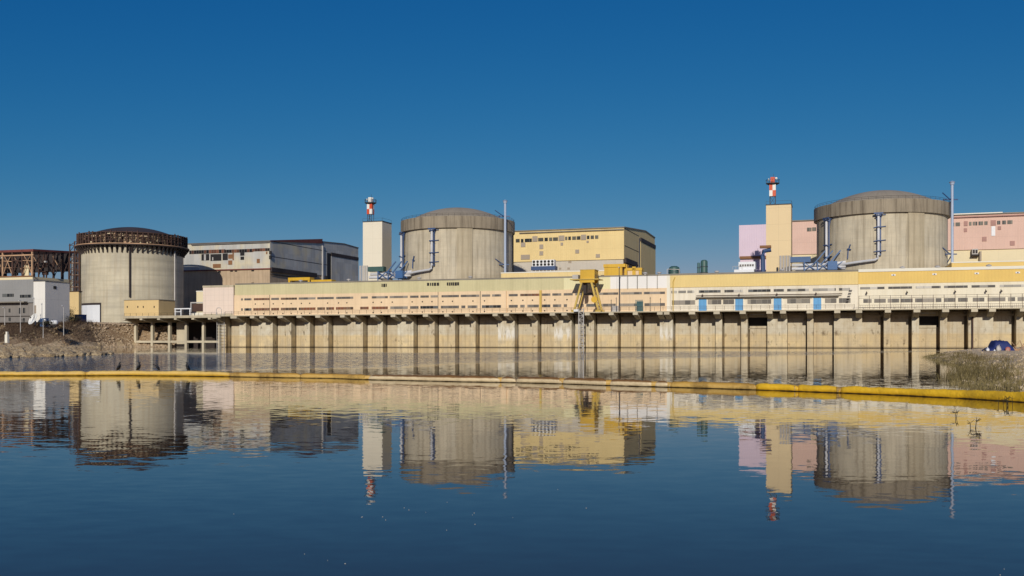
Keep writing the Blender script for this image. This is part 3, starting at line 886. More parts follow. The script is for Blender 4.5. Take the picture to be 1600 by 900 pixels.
q.build('cable_drum', m['crane'], cr)
q = MB(); q.box(uu(909.5,1.2), uu(914,1.2), 2.4, 4.2, 15.4, 18.4); q.build('operator_cab', m['dark_steel'], cr)

# ------------------------------------------------------------------ reactors
def pol(c, r, a, z): return (c[0]+r*math.sin(R(a)), c[1]-r*math.cos(R(a)), z)
def reactor_shell(root, cu, cv, mats, finished=True):
    MB().lathe([(20.96, 8.4), (20.96, 43.4)], (cu, cv), 128).build('containment_wall', m[mats[0]], root, smooth=True)
    if finished:
        MB().lathe([(20.9, 43.3), (21.9, 43.3), (21.9, 47.6), (20.6, 47.7), (18.5, 47.7)], (cu, cv), 128).build('ring_beam', m['ring'], root, smooth=True)
    prof = []
    rr, hh = (19.6, 5.9 if finished else 4.6)
    Rs = (rr*rr+hh*hh)/(2*hh)
    for i in range(13):
        r = rr*(1-i/12)
        prof.append((r, 47.3 + math.sqrt(Rs*Rs-r*r)-(Rs-hh)))
    MB().lathe(prof, (cu, cv), 96).build('dome', m['dome' if finished else 'dome_dark'], root, smooth=True)

def finished_reactor(label, X, Y):
    cu, cv = inv(X, Y)
    r = thing('reactor_building', label, 'reactor building', cu, cv, 8.4)
    reactor_shell(r, cu, cv, ['reactor'])
    for k in range(4):
        a = 28+90*k
        b = MB().lathe([(20.9, 8.5), (21.45, 8.5), (21.45, 43.28), (20.9, 43.28)], (cu, cv), 8, R(a-7.6), R(a+7.6))
        b.build('buttress', m['buttress'], r)
    q = MB()
    for zz in (48.1, 48.6): q.tube([pol((cu,cv), 21.6, k*6, zz) for k in range(61)], .04, 4, False)
    for k in range(60): q.bar(pol((cu,cv), 21.6, k*6, 47.6), pol((cu,cv), 21.6, k*6, 48.6), .06)
    q.build('handrail', m['dark_steel'], r)
    # lagged pipes with blue brackets
    pa_ = [pol((cu,cv), 22.3, -4, 43.1), pol((cu,cv), 22.3, -4, 29.6), pol((cu,cv), 22.3, -4.7, 28.6), pol((cu,cv), 22.3, -6.5, 28.1)]
    pa_ += [pol((cu,cv), 22.3+max(0,-a-30)*.12, a, 28.1-(-a-6)*.035) for a in range(-10, -62, -5)]
    MB().tube(pa_, .42, 10).build('pipe', m['silver'], r, smooth=True)
    MB().tube([pol((cu,cv), 22.3, -52, 43.0), pol((cu,cv), 22.3, -52, 26.5)], .42, 10).build('pipe', m['silver'], r, smooth=True)
    for a, zs in ((-4, (42.4, 38.6, 34.2, 30.8)), (-52, (42.4, 34.0, 30.0))):
        for i, zz in enumerate(zs):
            q = MB()
            w = 5 if a == -4 else 3.2
            q.bar(pol((cu,cv), 21.25, a-w*.8, zz), pol((cu,cv), 21.25, a+w*1.2, zz+.3), .26)
            q.bar(pol((cu,cv), 21.3, a-1.6, zz-.8), pol((cu,cv), 22.95, a-1.6, zz), .22).bar(pol((cu,cv), 21.3, a+2, zz-.8), pol((cu,cv), 22.95, a+2, zz), .22)
            q.bar(pol((cu,cv), 22.95, a-1.9, zz), pol((cu,cv), 22.95, a+2.3, zz), .3)
            if i == 0:
                q.bar(pol((cu,cv), 21.4, a-2.5, 43.2), pol((cu,cv), 21.4, a-1, 40.4), .3).bar(pol((cu,cv), 21.4, a+3, 43.2), pol((cu,cv), 21.4, a+1, 40.4), .3)
                q.bar(pol((cu,cv), 22.6, a-3.5, 43.0), pol((cu,cv), 22.6, a+3.8, 43.0), .5)
            q.build('pipe_bracket', m['navy'], r)
        MB().bar(pol((cu,cv), 21.7, a+1.6, 43), pol((cu,cv), 21.7, a+1.6, 29.5), .4).build('pipe_rail', m['navy'], r)
    q = MB().bar(pol((cu,cv), 21.4, -28, 33.6), pol((cu,cv), 21.4, -30, 31.6), .3).bar(pol((cu,cv), 21.4, -31, 32.2), pol((cu,cv), 21.4, -27.5, 31.9), .3).bar(pol((cu,cv), 21.4, -30, 31.8), pol((cu,cv), 21.4, -30.5, 29), .3)
    q.build('pipe_bracket', m['navy'], r)
    return r, cu, cv
def vent_stack(label, cu, cv):
    x, y, _ = pol((cu, cv), 22.9, 71, 0)
    s = thing('vent_stack', label, 'vent stack', x, y, 8.4, 'slim vent stacks beside the reactors')
    MB().tube([(x, y, 8.4), (x, y, 53.2)], .44, 16).build('pipe', m['stack'], s, smooth=True)
    MB().lathe([(.6, 53.2), (.75, 53.9), (1.0, 54.1), (.2, 54.5)], (x, y), 16).build('cap', m['stack'], s)
    for zz, w in ((48.4, 3.0), (30.5, 2.4)):
        q = MB().bar((x-w*.9, y-.8, zz), (x+w*.6, y+.6, zz), .35).bar((x-w*.9, y+.8, zz), (x-.4, y-.7, zz+.1), .3).bar(pol((cu,cv), 21, 62, zz+2), (x-.6, y, zz), .25).bar(pol((cu,cv), 21, 76, zz-2.6), (x, y, zz), .25)
        q.build('stay_bracket', m['navy'], s)
XM, YM, XR, YR, XL, YL = -20.8, 383, 126.0, 340, -166.0, 436
r2, c2u, c2v = finished_reactor('grey concrete reactor building beside the cream tower, yellow hall on its right', XM, YM)
r1, c1u, c1v = finished_reactor('largest concrete reactor building in front of the pink hall', XR, YR)
vent_stack('slim bluish white vent stack on the reactor left of the yellow hall', c2u, c2v)
vent_stack('slim bluish white vent stack on the reactor in front of the pink hall', c1u, c1v)

def pipe_rack(label, cu, cv, green):
    # bridge of pipes and blue frames at the foot of the reactor, on its left
    u1, v1 = cu-15.5, cv-19.5
    p = thing('pipe_bridge', label, 'pipe bridge', u1-5, v1, 8.4)
    for k in range(3):
        u = u1-9+k*4.2
        q = MB().bar((u, v1, 8.4), (u, v1, 28.0), .3).bar((u, v1+3.5, 8.4), (u, v1+3.5, 28.0), .3).bar((u, v1, 28.0), (u, v1+3.5, 28.0), .4).bar((u, v1, 25.4), (u, v1+3.5, 25.4), .4)
        q.bar((u, v1, 25.4), (u+3.6, v1, 28), .24).bar((u, v1, 28), (u+3.6, v1, 25.4), .24)
        q.build('frame', m['blue'], p)
    for i, zz in enumerate((26.0, 27.3)):
        MB().tube([(u1-13, v1+1+i, zz), (u1-2, v1+1+i, zz), (u1+4, v1+1+i, zz+.6)], .55, 10).build('pipe', m['silver'], p, smooth=True)
    for k in range(3):
        MB().bar((u1-6+k*2.4, v1+1.2, 27.5), (u1-2.4+k*2.4, v1+1.6, 31.8), .5, .4).build('strut', m['blue'], p)
    MB().box(u1-13.5, u1-7, v1+.5, v1+3, 28.2, 30.0).build('valve_box', m['green' if green else 'blue'], p)
    for k in range(4):
        MB().tube([(u1-16.6+k*.95, v1+.6, 8.4), (u1-16.6+k*.95, v1+.6, 30.5)], .36, 8).build('duct', m['pale_steel'], p, smooth=True)
    MB().box(u1-1.6, u1+1.4, v1-.6, v1+2.4, 25.4, 28.2).build('valve_box', m['blue'], p)
pipe_rack('blue framed pipe bridge with green box at the foot of the left finished reactor', c2u, c2v, True)
pipe_rack('blue framed pipe bridge beside the sand yellow tower', c1u, c1v, False)

# unfinished reactor
cu, cv = inv(XL, YL)
r3 = thing('reactor_building', 'unfinished reactor building with rusty scaffold crown and dark dome', 'reactor building', cu, cv, 8.4)
reactor_shell(r3, cu, cv, ['reactor_old'], False)
MB().lathe([(20.9, 43.0), (21.2, 43.0), (21.2, 47.4), (18.8, 47.5)], (cu, cv), 96).build('ring_beam', m['ring_old'], r3)
MB().lathe([(20.97, 42.3), (23.4, 42.3), (23.4, 42.7), (20.97, 42.7)], (cu, cv), 96).build('walkway', m['dark_steel'], r3)
MB().lathe([(23.35, 42.71), (23.5, 42.71), (23.5, 43.05), (23.35, 43.05)], (cu, cv), 96).build('toe_board', m['rust_light'], r3)
MB().lathe([(21.2, 47.5), (22.6, 47.5), (22.6, 47.8), (19.5, 48.2)], (cu, cv), 96).build('upper_walkway', m['rust'], r3)
NP = 66
for k in range(NP):
    a = 360*k/NP
    if 130 < a < 230: continue
    q = MB().bar(pol((cu,cv), 21.0, a, 39.4), pol((cu,cv), 23.2, a, 42.2), .32).bar(pol((cu,cv), 21.2, a, 39.2), pol((cu,cv), 21.2, a, 42.2), .5).bar(pol((cu,cv), 21.1, a, 40.6), pol((cu,cv), 22.3, a, 42.2), .25)
    q.build('bracket', m['dark_steel'], r3)
    q = MB().bar(pol((cu,cv), 22.5, a, 42.7), pol((cu,cv), 22.5, a, 47.5+random.uniform(-.2,.9)), .42, .42)
    if k % 2: q.bar(pol((cu,cv), 22.4, a, 43), pol((cu,cv), 22.4, a+360/NP, 47.2), .2)
    else: q.bar(pol((cu,cv), 22.4, a, 47.2), pol((cu,cv), 22.4, a+360/NP, 43.4), .2)
    q.build('scaffold_post', m['rust'], r3)
q = MB()
for zz in (44.2, 45.6, 46.6):
    q.tube([pol((cu,cv), 22.6, k*5, zz) for k in range(73)], .13, 5, False)
q.build('scaffold_rails', m['rust'], r3)
for i in range(96):
    a = random.uniform(-110, 110); z = random.choice((43.4, 43.8, 44.5, 45.2, 46.2, 46.9)); w = random.uniform(1, 4)
    MB().bar(pol((cu,cv), 22.0+random.random()*.4, a, z), pol((cu,cv), 22.0+random.random()*.4, a+w, z+random.uniform(-.15,.15)), .2, random.uniform(.3,.9)).build('scaffold_board', m[random.choice(('rust_light', 'board_pale', 'rust'))], r3)
for i in range(60):
    a = random.uniform(-100, 100); MB().bar(pol((cu,cv), 21.6, a, 43), pol((cu,cv), 21.6, a+random.uniform(-1,1), random.uniform(44, 47.4)), random.uniform(.3,.9), .2).build('shutter_panel', m['dark_steel'], r3)
def ang_px(px, rad):                    # local angle on the drum seen at this column
    best = None
    for i in range(-900, 900):
        a = i/10
        x, y, _ = pol((cu, cv), rad, a, 0); w = W(x, y)
        p = 800+F*w.x/w.y
        if best is None or abs(p-px) < best[0]: best = (abs(p-px), a)
    return best[1]
for px, z0, rad, col in ((203, 20.5, 21.4, 'dark_steel'), (286.3, 9, 21.6, 'pale_steel'), (126.5, 9, 21.6, 'rust')):
    a = ang_px(px, 21.0) if px != 126.5 else -48
    MB().tube([pol((cu,cv), rad, a, z0), pol((cu,cv), rad, a, 42.2)], .38 if px < 280 else .3, 8).build('riser_pipe', m[col], r3)
a0, a1 = ang_px(139, 21), ang_px(157, 21)
MB().lathe([(21.0, 8.6), (21.3, 8.6), (21.3, 18.2), (21.0, 18.2)], (cu, cv), 8, R(a0-1), R(a1+1)).build('opening_frame', m['dark_steel'], r3)
MB().lathe([(21.31, 8.6), (21.4, 8.6), (21.4, 17.3), (21.31, 17.3)], (cu, cv), 8, R(a0), R(a1)).build('opening_cover', m['white_metal'], r3)
# scaffold stair tower
st = thing('scaffold_tower', 'rusty scaffold stair tower against the unfinished reactor', 'scaffold', uu(117, 80), 80, 8.4)
ta, tb_ = uu(109, 80), uu(124, 80)
for uu_ in (ta, (ta+tb_)/2, tb_):
    for vv in (80, 84):
        MB().bar((uu_, vv, 8.4), (uu_, vv, 46+random.uniform(-1.5, 1.5)), .35).build('standard', m['rust'], st)
q = MB(); z = 10; i = 0
while z < 46:
    for vv in (80, 84): q.bar((ta-.5, vv, z), (tb_+.5, vv, z), .22)
    q.bar((ta, 80, z), (tb_, 80, z+2.6) if i % 2 else ((ta+tb_)/2, 80, z+2.6), .2)
    if i % 2 == 0: q.bar((tb_, 84, z), (ta, 84, z+2.6), .35)
    z += 2.6; i += 1
q.build('ledgers', m['rust'], st)
q = MB(); z = 10.2
while z < 45: q.box(ta, tb_, 80.4, 83.6, z, z+.12); z += 5.2
q.build('platforms', m['rust_light'], st)
MB().box(tb_-1.2, tb_-.2, 81, 82.6, 8.4, 41).build('hoist_mast', m['dark_steel'], st)

# ------------------------------------------------------------------ turbine halls
VH = 135.0
ZL = 36.2                                # sill between the lower wall and the cladding
PROF = {1: [(0, 49.2), (23.5, 51.0), (47.5, 52.8), (73, 52.2)], 3: [(0, 48.9), (49.9, 52.7), (50, 53.4), (73, 54.5), (90, 53.8)]}
def hall(label, ul, ur, up, low, roof, prof):
    h = thing('turbine_hall', label, 'hall', (ul+ur)/2, VH, 8.4)
    p = [(VH+a, b) for a, b in PROF[prof]]; vb = p[-1][0]
    MB().prism([(VH, ZL)] + p + [(vb, ZL)], ul, ur).build('upper_wall', m[up], h)
    MB().box(ul+.2, ur-.4, VH+.5, vb-.5, 8.4, ZL).build('lower_wall', m[low], h)
    rp = [(a-.5 if i == 0 else a, b+.02) for i, (a, b) in enumerate(p)]
    MB().prism(rp + [(a, b+.4) for a, b in reversed(rp)], ul-.3, ur+.3).build('roof', m[roof], h)
    return h
def on(root, name, mat, a, y0, b, y1, v=VH, t=.12, d=.3):
    u0, u1, z0, z1 = rect(a, y0, b, y1, v)
    return MB().box(u0, u1, v-t, v+d, z0, z1).build(name, m[mat], root)
U2 = uu(975, VH)
h2 = hall('yellow turbine hall behind the concrete reactor and crane', uu(660, VH), U2, 'hall_yellow', 'hall_grey', 'coping', 1)
for a, b, y in ((806,812,376),(814,818,376),(820,831,375.5),(841,849,374.3),(851,856,374),(858,863,373.8),(864,872,373.5),(883,886.5,372.4),(888,892,372.2),(894,900,372),(901,907,371.7),(917,921,370.8),(923,928,370.6),(930,935,370.3)):
    on(h2, 'window', 'glass_hall', a, y-2.6, b, y+2.8)
for a, b, c, d in ((832,369,840,377.6),(873,368,882,376.4),(908,366.6,916,375),(814,379,821,386),(843,382,849,389),(843,392.5,849,399),(876,379,880,383.6),(916.5,376,920,379.5),(899,390,905,396),(931,397,937.5,402.5),(814,398,828,405.5)):
    on(h2, 'louvre', 'louvre', a, b, c, d, t=.2)
for a, b, c, d in ((888,408,893,411),(873.5,418,877,421),(886.5,418,890.5,421)):
    on(h2, 'vent', 'louvre', a, b, c, d, v=VH+.5)
def gable(root, ur, a, y0, b, y1, mat, name, t=.1):
    # feature on the right gable (plane u = ur), found from its columns
    def vz(px, py):
        k = (px-800)/F; Yd = ur/(CA*k-SA); return (SA*k+CA)*Yd-V0, H+(YH-py)/F*Yd
    va, za1 = vz(a, y0); vb, zb1 = vz(b, y1)
    return va, vb, za1, zb1
def gbox(root, ur, px0, px1, z0, z1, mat, name, t=.12):
    def vv(px):
        k = (px-800)/F; return (SA*k+CA)*ur/(CA*k-SA)-V0
    return MB().box(ur-.2, ur+t, vv(px0), vv(px1), z0, z1).build(name, m[mat], root)
def gables(h, ur, pxs, doorm, lad):
    a, b, c, d = pxs
    gbox(h, ur, c, d, 12, 46.9, doorm, 'sliding_door', .25)
    gbox(h, ur, c, d-.3, 47.0, 48.7, 'dark_steel', 'door_track', .5)
    gbox(h, ur, b, c, 10, 48.2, lad, 'ladder_shaft', .1)
    gbox(h, ur, a, a+(b-a)*.8, ZL-1.4, ZL+.6, 'dark_steel', 'canopy', .8)
    for z in (33.4, 41.8, 48.9):
        gbox(h, ur, a+.3, b, z, z+.25, 'dark_steel', 'cladding_joint', .06)
gables(h2, U2, (975.6, 998, 1000.3, 1023.5), 'hall_yellow', 'coping')
U3 = uu(422, VH)
h3 = hall('derelict grey turbine hall with broken windows behind the unfinished reactor', uu(190, VH), U3, 'hall_old', 'hall_old_low', 'roof_grey', 3)
MB().box(uu(190, VH), U3+.2, VH-.12, VH+.3, ZL-.3, ZL+.2).build('ledge', m['roof_red'], h3)
for a, b, c, d in ((296,390.5,352,396.2),(352,389.5,396,394.6),(396,388,430,392.5)):
    on(h3, 'window', 'broken', a, b, min(c,421.5), d)
for a, b, c, d in ((315,397,327,407),(329,397,346,407.5),(348,396,356,406.5),(375.5,394.5,382,399.5),(376,401,381.5,406),(425.6-5,392,429-5,397.5),(425.6-5,399,429-5,405)):
    on(h3, 'broken_window', 'hole', a, b, c, d)
for a, b, c, d in ((319,397.5,322,407),(332,402,333.5,407)): on(h3, 'board', 'pale_steel', a, b, c, d, t=.2)
for a, b, c, d in ((357,397.5,363,404),(357,407,363,413.5),(333,412.5,345,418.5),(401.5,404.5,406,411),(363.5,394.5,365.5,406.5),(416,394-1,418,397)):
    on(h3, 'board', 'board', a, b, c, d, t=.22)
for a, b, c, d in ((341,423,345,426),(360,423,364,424.6),(367,423,370.5,424.6),(393,422,397,424),(393,442-.5,397,443.5)):
    on(h3, 'vent', 'hole', a, b, c, d, v=VH+.5)
gables(h3, U3, (422.6, 511, 517, 559.5), 'hall_old', 'hole')
MB().prism([(VH, 48.95), (VH+49, 52.6), (VH+49, 54.9), (VH, 49.4)], U3-.3, U3+.45).build('eave_board', m['roof_red'], h3)
gbox(h3, U3, 503, 505, 30, 51.5, 'pale_steel', 'downpipe', .5)
U1 = U2 + 160
u1l = uu(1220, VH)
h1 = hall('salmon pink turbine hall behind the right reactor', u1l, U1, 'hall_pink', 'hall_cream', 'coping', 1)
for a, b, y in ((1487,1491,350.6),(1493,1500,350.4),(1514,1518,349.4),(1520,1523,349.2),(1524,1527,349.1),(1529,1536,348.8),(1538,1543,348.5),(1558,1563,347.7),(1566,1572,347.4),(1574,1582,347),(1261,1268,358.5),(1269,1275,358)):
    on(h1, 'window', 'glass_hall', a, y-2.8, b, y+3)
for a, b, c, d in ((1506,345.5,1512,353),(1548,344,1556,352.5),(1506,356.5,1511,362.5),(1534.5,370,1541.5,377),(1578,376.5,1585.5,383.5),(1559,353.5,1564,359)):
    on(h1, 'louvre', 'louvre_pink', a, b, c, d, t=.2)
on(h1, 'panel', 'white_metal', 1549, 353.5, 1555, 368.5, t=.16)
MB().box(uu(1484, VH), uu(1566, VH), VH-.8, VH-.6, 49.45, 49.85).build('parapet', m['trim_white'], h1)
an = thing('lilac_annex', 'lilac pink clad annex left of the sand yellow tower', 'building', uu(1180, VH), VH, 8.4)
MB().box(uu(1155, VH), u1l-.5, VH-.6, VH+34, uz(1180, 402, VH)[1], uz(1176, 351.5, VH)[1]).build('upper_wall', m['hall_lilac'], an)
MB().box(uu(1156.5, VH), u1l-.5, VH, VH+33, 8.4, uz(1180, 402, VH)[1]-.02).build('lower_wall', m['hall_lilac'], an)
MB().box(uu(1156, VH), u1l-3, VH-.9, VH, uz(1180, 401.8, VH)[1]-.6, uz(1180, 400.2, VH)[1]).build('ledge', m['board'], an)
for h, ul, ur, mt in ((h2, uu(812, VH), U2, 'coping'), (h1, uu(1490, VH), U1, 'louvre_pink'), (h3, uu(300, VH), U3, 'roof_grey')):
    MB().box(ul, ur, VH-.75, VH-.45, 48.3, 48.7).build('gutter', m[mt], h)
for pr, pxs in ((pa, (470, 545, 655, 735, 1008, 1030)), (pb, (1120, 1222, 1318)), (pc, (1410, 1465, 1545))):
    for px in pxs:
        u = uu(px, 16)
        MB().lathe([(.35, ZT+.3), (.35, ZT+1.2), (.7, ZT+1.25), (.7, ZT+1.5), (.05, ZT+1.75)], (u, 16), 12).build('roof_vent', m['pale_steel'], pr)
# air cooler bank and unit on brackets
ac = thing('air_cooler', 'white bank of twelve fan coolers on a navy stand before the yellow hall', 'air cooler', uu(849, 106), 106, 25)
u0, u1, z0, z1 = rect(831.5, 406, 866, 416, 106)
MB().box(u0, u1, 106, 108.5, z0, z1).build('casing', m['white_metal'], ac)
for j in range(2):
    for i in range(6):
        cx, cz = u0+(u1-u0)*(i+.5)/6, z0+(z1-z0)*(.27+.46*j)
        q = MB().lathe([(0, 0), (.52, 0), (.52, .12), (0, .12)], (0, 0), 16)
        q.v = [(cx+x, 106-z, cz+y) for x, y, z in q.v]
        q.build('fan', m['hole'], ac)
MB().box(u0-.4, u1+.5, 105.6, 109, z0-1.5, z0-.02).build('stand', m['navy'], ac)
q = MB()
for i in range(7): q.bar((u0+(u1-u0)*i/6, 106, 8.4), (u0+(u1-u0)*i/6, 106, z0-1.4), .25)
q.build('stand_leg', m['white_metal'], ac)
ab = thing('air_conditioner', 'grey air conditioner on wall brackets below the pink hall windows', 'air conditioner', uu(1523, VH), VH, 28)
on(ab, 'casing', 'pale_steel', 1518, 389.5, 1527, 398, t=2.0)
on(ab, 'bracket', 'dark_steel', 1517, 398.3, 1529, 400, t=2.0)
on(ab, 'fan', 'dark_steel', 1519, 391, 1522, 396.5, t=2.1); on(ab, 'fan', 'dark_steel', 1523.2, 391, 1526.2, 396.5, t=2.1)
on(ab, 'duct', 'louvre', 1530, 393, 1533, 408, t=1.2)
# low annexes in front of the halls
def low_annex(label, a, b, mt, top=26.3, v=66):
    x = thing('low_annex', label, 'building', uu((a+b)/2, v), v, 8.4)
    MB().box(uu(a, v), uu(b, v), v, v+24, 8.4, top).build('wall', m[mt], x)
    MB().box(uu(a, v)-.1, uu(b, v)+.1, v-.1, v+24, top+.01, top+.35).build('coping', m['trim_white'], x)
low_annex('low yellow annex between the concrete reactor and the gantry crane', 783, 990, 'hall_yellow', 26.3)
low_annex('low golden annex right of the vent stack at the pink hall', 1487, 1760, 'annex_yellow', 26.3)
low_annex('small beige annex in the shade of the unfinished reactor', 307, 335, 'hall_cream', 19.6, 30)

# ------------------------------------------------------------------ lift towers with signal masts
def tower(label, mlabel, px, mat, flip):
    v, w = 80.0, 8.3
    c = uu(px, v)
    t_ = thing('lift_tower', label, 'tower', c, v, 8.4)
    MB().box(c-w/2, c+w/2, v, v+w+.3, 8.4, 48.6).build('shaft', m[mat], t_)
    q = MB().box(c-w/2-.12, c+w/2+.12, v-.12, v+w+.42, 48.61, 48.95); q.build('coping', m['mast_dark'], t_)
    q = MB()
    for a in (-1, 1):
        for b_ in (0, 1): q.bar((c+a*w/2, v+b_*w, 48.9), (c+a*w/2, v+b_*w, 50.0), .07)
    q.bar((c-w/2, v, 50), (c+w/2, v, 50), .06).bar((c+w/2, v, 50), (c+w/2, v+w, 50), .06); q.build('handrail', m['mast_dark'], t_)
    k = thing('signal_mast', mlabel, 'mast', c-2.0, v+2, 48.95)
    x0, y0, zb = c-2.1, v+2.6, 48.95
    q = MB()
    for a in (-.9, .9):
        for b_ in (-.9, .9): q.bar((x0+a, y0+b_, zb), (x0+a, y0+b_, zb+3.0), .16)
    q.bar((x0-.9, y0-.9, zb), (x0+.9, y0-.9, zb+3), .12).bar((x0+.9, y0-.9, zb), (x0-.9, y0-.9, zb+3), .12)
    q.build('lattice_base', m['mast_dark'], k)
    s = 1.08
    for iz in range(2):
        for ix in range(2):
            for iy in range(2):
                mt = 'mast_red' if (ix+iy+iz+flip) % 2 == 0 else 'mast_white'
                MB().box(x0-s+ix*s+.003*ix, x0+ix*s, y0-s+iy*s+.003*iy, y0+iy*s, zb+3.0+iz*2.0+.003*iz, zb+5.0+iz*2.0).build('checker_panel', m[mt], k)
    MB().lathe([(.2, zb+7.02), (1.6, zb+7.02), (2.3, zb+7.4), (2.3, zb+7.55), (.2, zb+7.55)], (x0, y0), 12).build('platform', m['mast_dark'], k)
    q = MB()
    for i in range(12):
        a = i*math.pi/6; q.bar((x0+2.25*math.cos(a), y0+2.25*math.sin(a), zb+7.5), (x0+2.25*math.cos(a), y0+2.25*math.sin(a), zb+8.7), .09)
        b_ = a+math.pi/6; q.bar((x0+2.25*math.cos(a), y0+2.25*math.sin(a), zb+8.7), (x0+2.25*math.cos(b_), y0+2.25*math.sin(b_), zb+8.7), .09)
    q.build('handrail', m['mast_dark'], k)
    MB().box(x0-.7, x0+.7, y0-.7, y0+.7, zb+7.56, zb+9.6).build('lamp_housing', m['mast_white' if 'cream' in mlabel else 'mast_red'], k)
    for dx, dz in ((-1.3, 8.8), (1.2, 9.1)):
        MB().ico((x0+dx, y0-.5, zb+dz), .45, (1, .6, 1), .02, 2).build('lamp', m['mast_white'], k)
    MB().bar((x0+.3, y0, zb+9.6), (x0+.3, y0, zb+10.8), .1).build('lightning_rod', m['mast_dark'], k)
tower('tall cream white lift tower left of the middle reactor', 'red and white signal mast on the cream white tower', 582, 'tower_white', 0)
tower('tall sand yellow lift tower left of the largest reactor', 'red and white signal mast on the sand yellow tower', 1216.5, 'tower_yellow', 1)

# ------------------------------------------------------------------ roof plant behind the pump house parapet
def yellow_frame(name, label, cat, px0, px1, py0, v, legs, mat='crane'):
    r = thing(name, label, cat, uu((px0+px1)/2, v), v, ZT+.5)
    a, b, zt = uu(px0, v), uu(px1, v), uz((px0+px1)/2, py0, v)[1]
    MB().box(a, b, v, v+3, zt-1.0, zt).build('girder', m[mat], r)
    for k in legs:
        x = a+(b-a)*k
        MB().box(x-.35, x+.35, v, v+.6, ZT, zt-.95).build('leg', m[mat], r)
        MB().box(x-.35, x+.35, v+2.4, v+3, ZT, zt-.95).build('leg', m[mat], r)
    return r
yellow_frame('roof_crane', 'yellow portal frame on the roof before the derelict hall, left one', 'crane', 450, 484, 433.5, 20, (.05, .95))
rb2 = yellow_frame('roof_crane', 'low yellow girder with handrail on the roof before the derelict hall', 'crane', 486, 518, 437, 20, (.05, .5, .95))
yc = thing('roof_plant_house', 'bright yellow plant house on the pump house roof right of the crane', 'plant house', uu(962, 22), 22, ZT+.5)
a, b = uu(944, 22), uu(972, 22)
MB().box(a, b, 22, 27, ZT, 24.1).build('housing', m['crane'], yc)
MB().box(a-.2, b+1, 21.8, 27.2, 24.15, 25.1).build('roof', m['crane'], yc)
MB().box(a-1.2, a-.02, 22.5, 24, ZT, 21.9).build('motor', m['rust'], yc)
yg = thing('roof_portal', 'yellow portal with beige panel beside the yellow plant house', 'portal', uu(990, 22), 22, ZT+.5)
a, b = uu(973.5, 22), uu(1002, 22)
MB().box(a, b-4.6, 23, 26, 24.3, 25.0).build('girder', m['crane'], yg)
MB().box(a+.2, a+1.0, 23, 24, ZT, 24.28).build('leg', m['crane'], yg)
MB().box(a+2.6, a+3.6, 23, 24, ZT, 24.28).build('leg', m['crane'], yg)
MB().box(b-4.5, b, 23, 26, 23.1, 23.9).build('girder', m['crane'], yg)
MB().box(b-4.4, b-1.0, 23.2, 25.5, ZT, 23.08).build('panel', m['beige'], yg)
MB().box(b-.9, b-.1, 23.1, 24, ZT, 23.08).build('leg', m['crane'], yg)
def tank(label, px0, px1, py0, v, mat, shape):
    a, b = uu(px0, v), uu(px1, v); zt = uz((px0+px1)/2, py0, v)[1]; r_ = (b-a)/2
    x = thing('cooling_tank', label, 'tank', (a+b)/2, v, ZT+.5, None)
    MB().lathe([(r_, ZT), (r_, zt-r_*.6), (r_*.86, zt-r_*.25), (r_*.5, zt-.05), (0, zt)], ((a+b)/2, v+r_), 20).build('shell', m[mat], x, smooth=True)
    for zz in (.35, .7):
        z = ZT+(zt-r_*.6-ZT)*zz
        MB().lathe([(r_+.01, z), (r_+.1, z), (r_+.1, z+.15), (r_+.01, z+.15)], ((a+b)/2, v+r_), 20).build('hoop', m['mast_dark'], x)
    if shape:
        q = MB()
        for k in (-1, 1): q.bar(((a+b)/2+k*r_*1.05, v-.1, ZT), ((a+b)/2+k*r_*1.05, v-.1, zt-1), .15)
        q.bar(((a+b)/2-r_, v-.1, zt-1), ((a+b)/2+r_, v-.1, zt-1.2), .15); q.build('guard_frame', m['pale_steel'], x)
tank('squat dark green tank with railing on the roof right of the yellow hall', 1043, 1061, 415, 24, 'green', True)
tank('tall round topped green tank on the roof left of the lilac annex', 1094, 1105, 405.5, 24, 'green', False)
tank('slim green tank close beside the tall round topped tank', 1089, 1093.6, 410, 24, 'green_net', False)
wa = thing('ventilation_unit', 'white ventilation unit on the roof below the lilac annex', 'ventilation unit', uu(1166, 25), 25, ZT+.5)
u0, u1, z0, z1 = rect(1154, 409, 1180, 421, 25)
MB().box(u0, u1, 25, 29, z0, z1).build('casing', m['white_metal'], wa)
for i in range(6):
    x0 = u0+.3+(u1-u0-.5)*i/6
    MB().box(x0, x0+.5, 24.9, 25.1, z0+.9, z0+1.5).build('grille', m['glass_grey'], wa)
u0, u1, z0, z1 = rect(1147, 421, 1178, 427, 24.5)
MB().box(u0, u1, 24.5, 29.5, ZT, z1).build('base', m['white_metal'], wa)
q = MB()
for k in range(4): q.bar((u0-.4+k*.9, 24.6, z1), (u0-.4+k*.9, 24.6, z1+1.0), .07)
q.bar((u0-.4, 24.6, z1+1), (u0+2.3, 24.6, z1+1), .07); q.build('handrail', m['pale_steel'], wa)
wp_ = thing('feed_pipe', 'dark blue pipe elbow between the lilac annex and sand yellow tower', 'pipe', uu(1194, 60), 60, 8.4)
a = uu(1194.5, 60)
MB().tube([(a+2, 61, 31.6), (a-.3, 61, 31.2), (a-.6, 61, 29.5), (a-.2, 61, 8.4)], .7, 10).build('elbow', m['navy'], wp_, smooth=True)
MB().box(uu(1187, 60), a+2, 60, 62, 32.2, 33).build('roof_plate', m['board'], wp_)

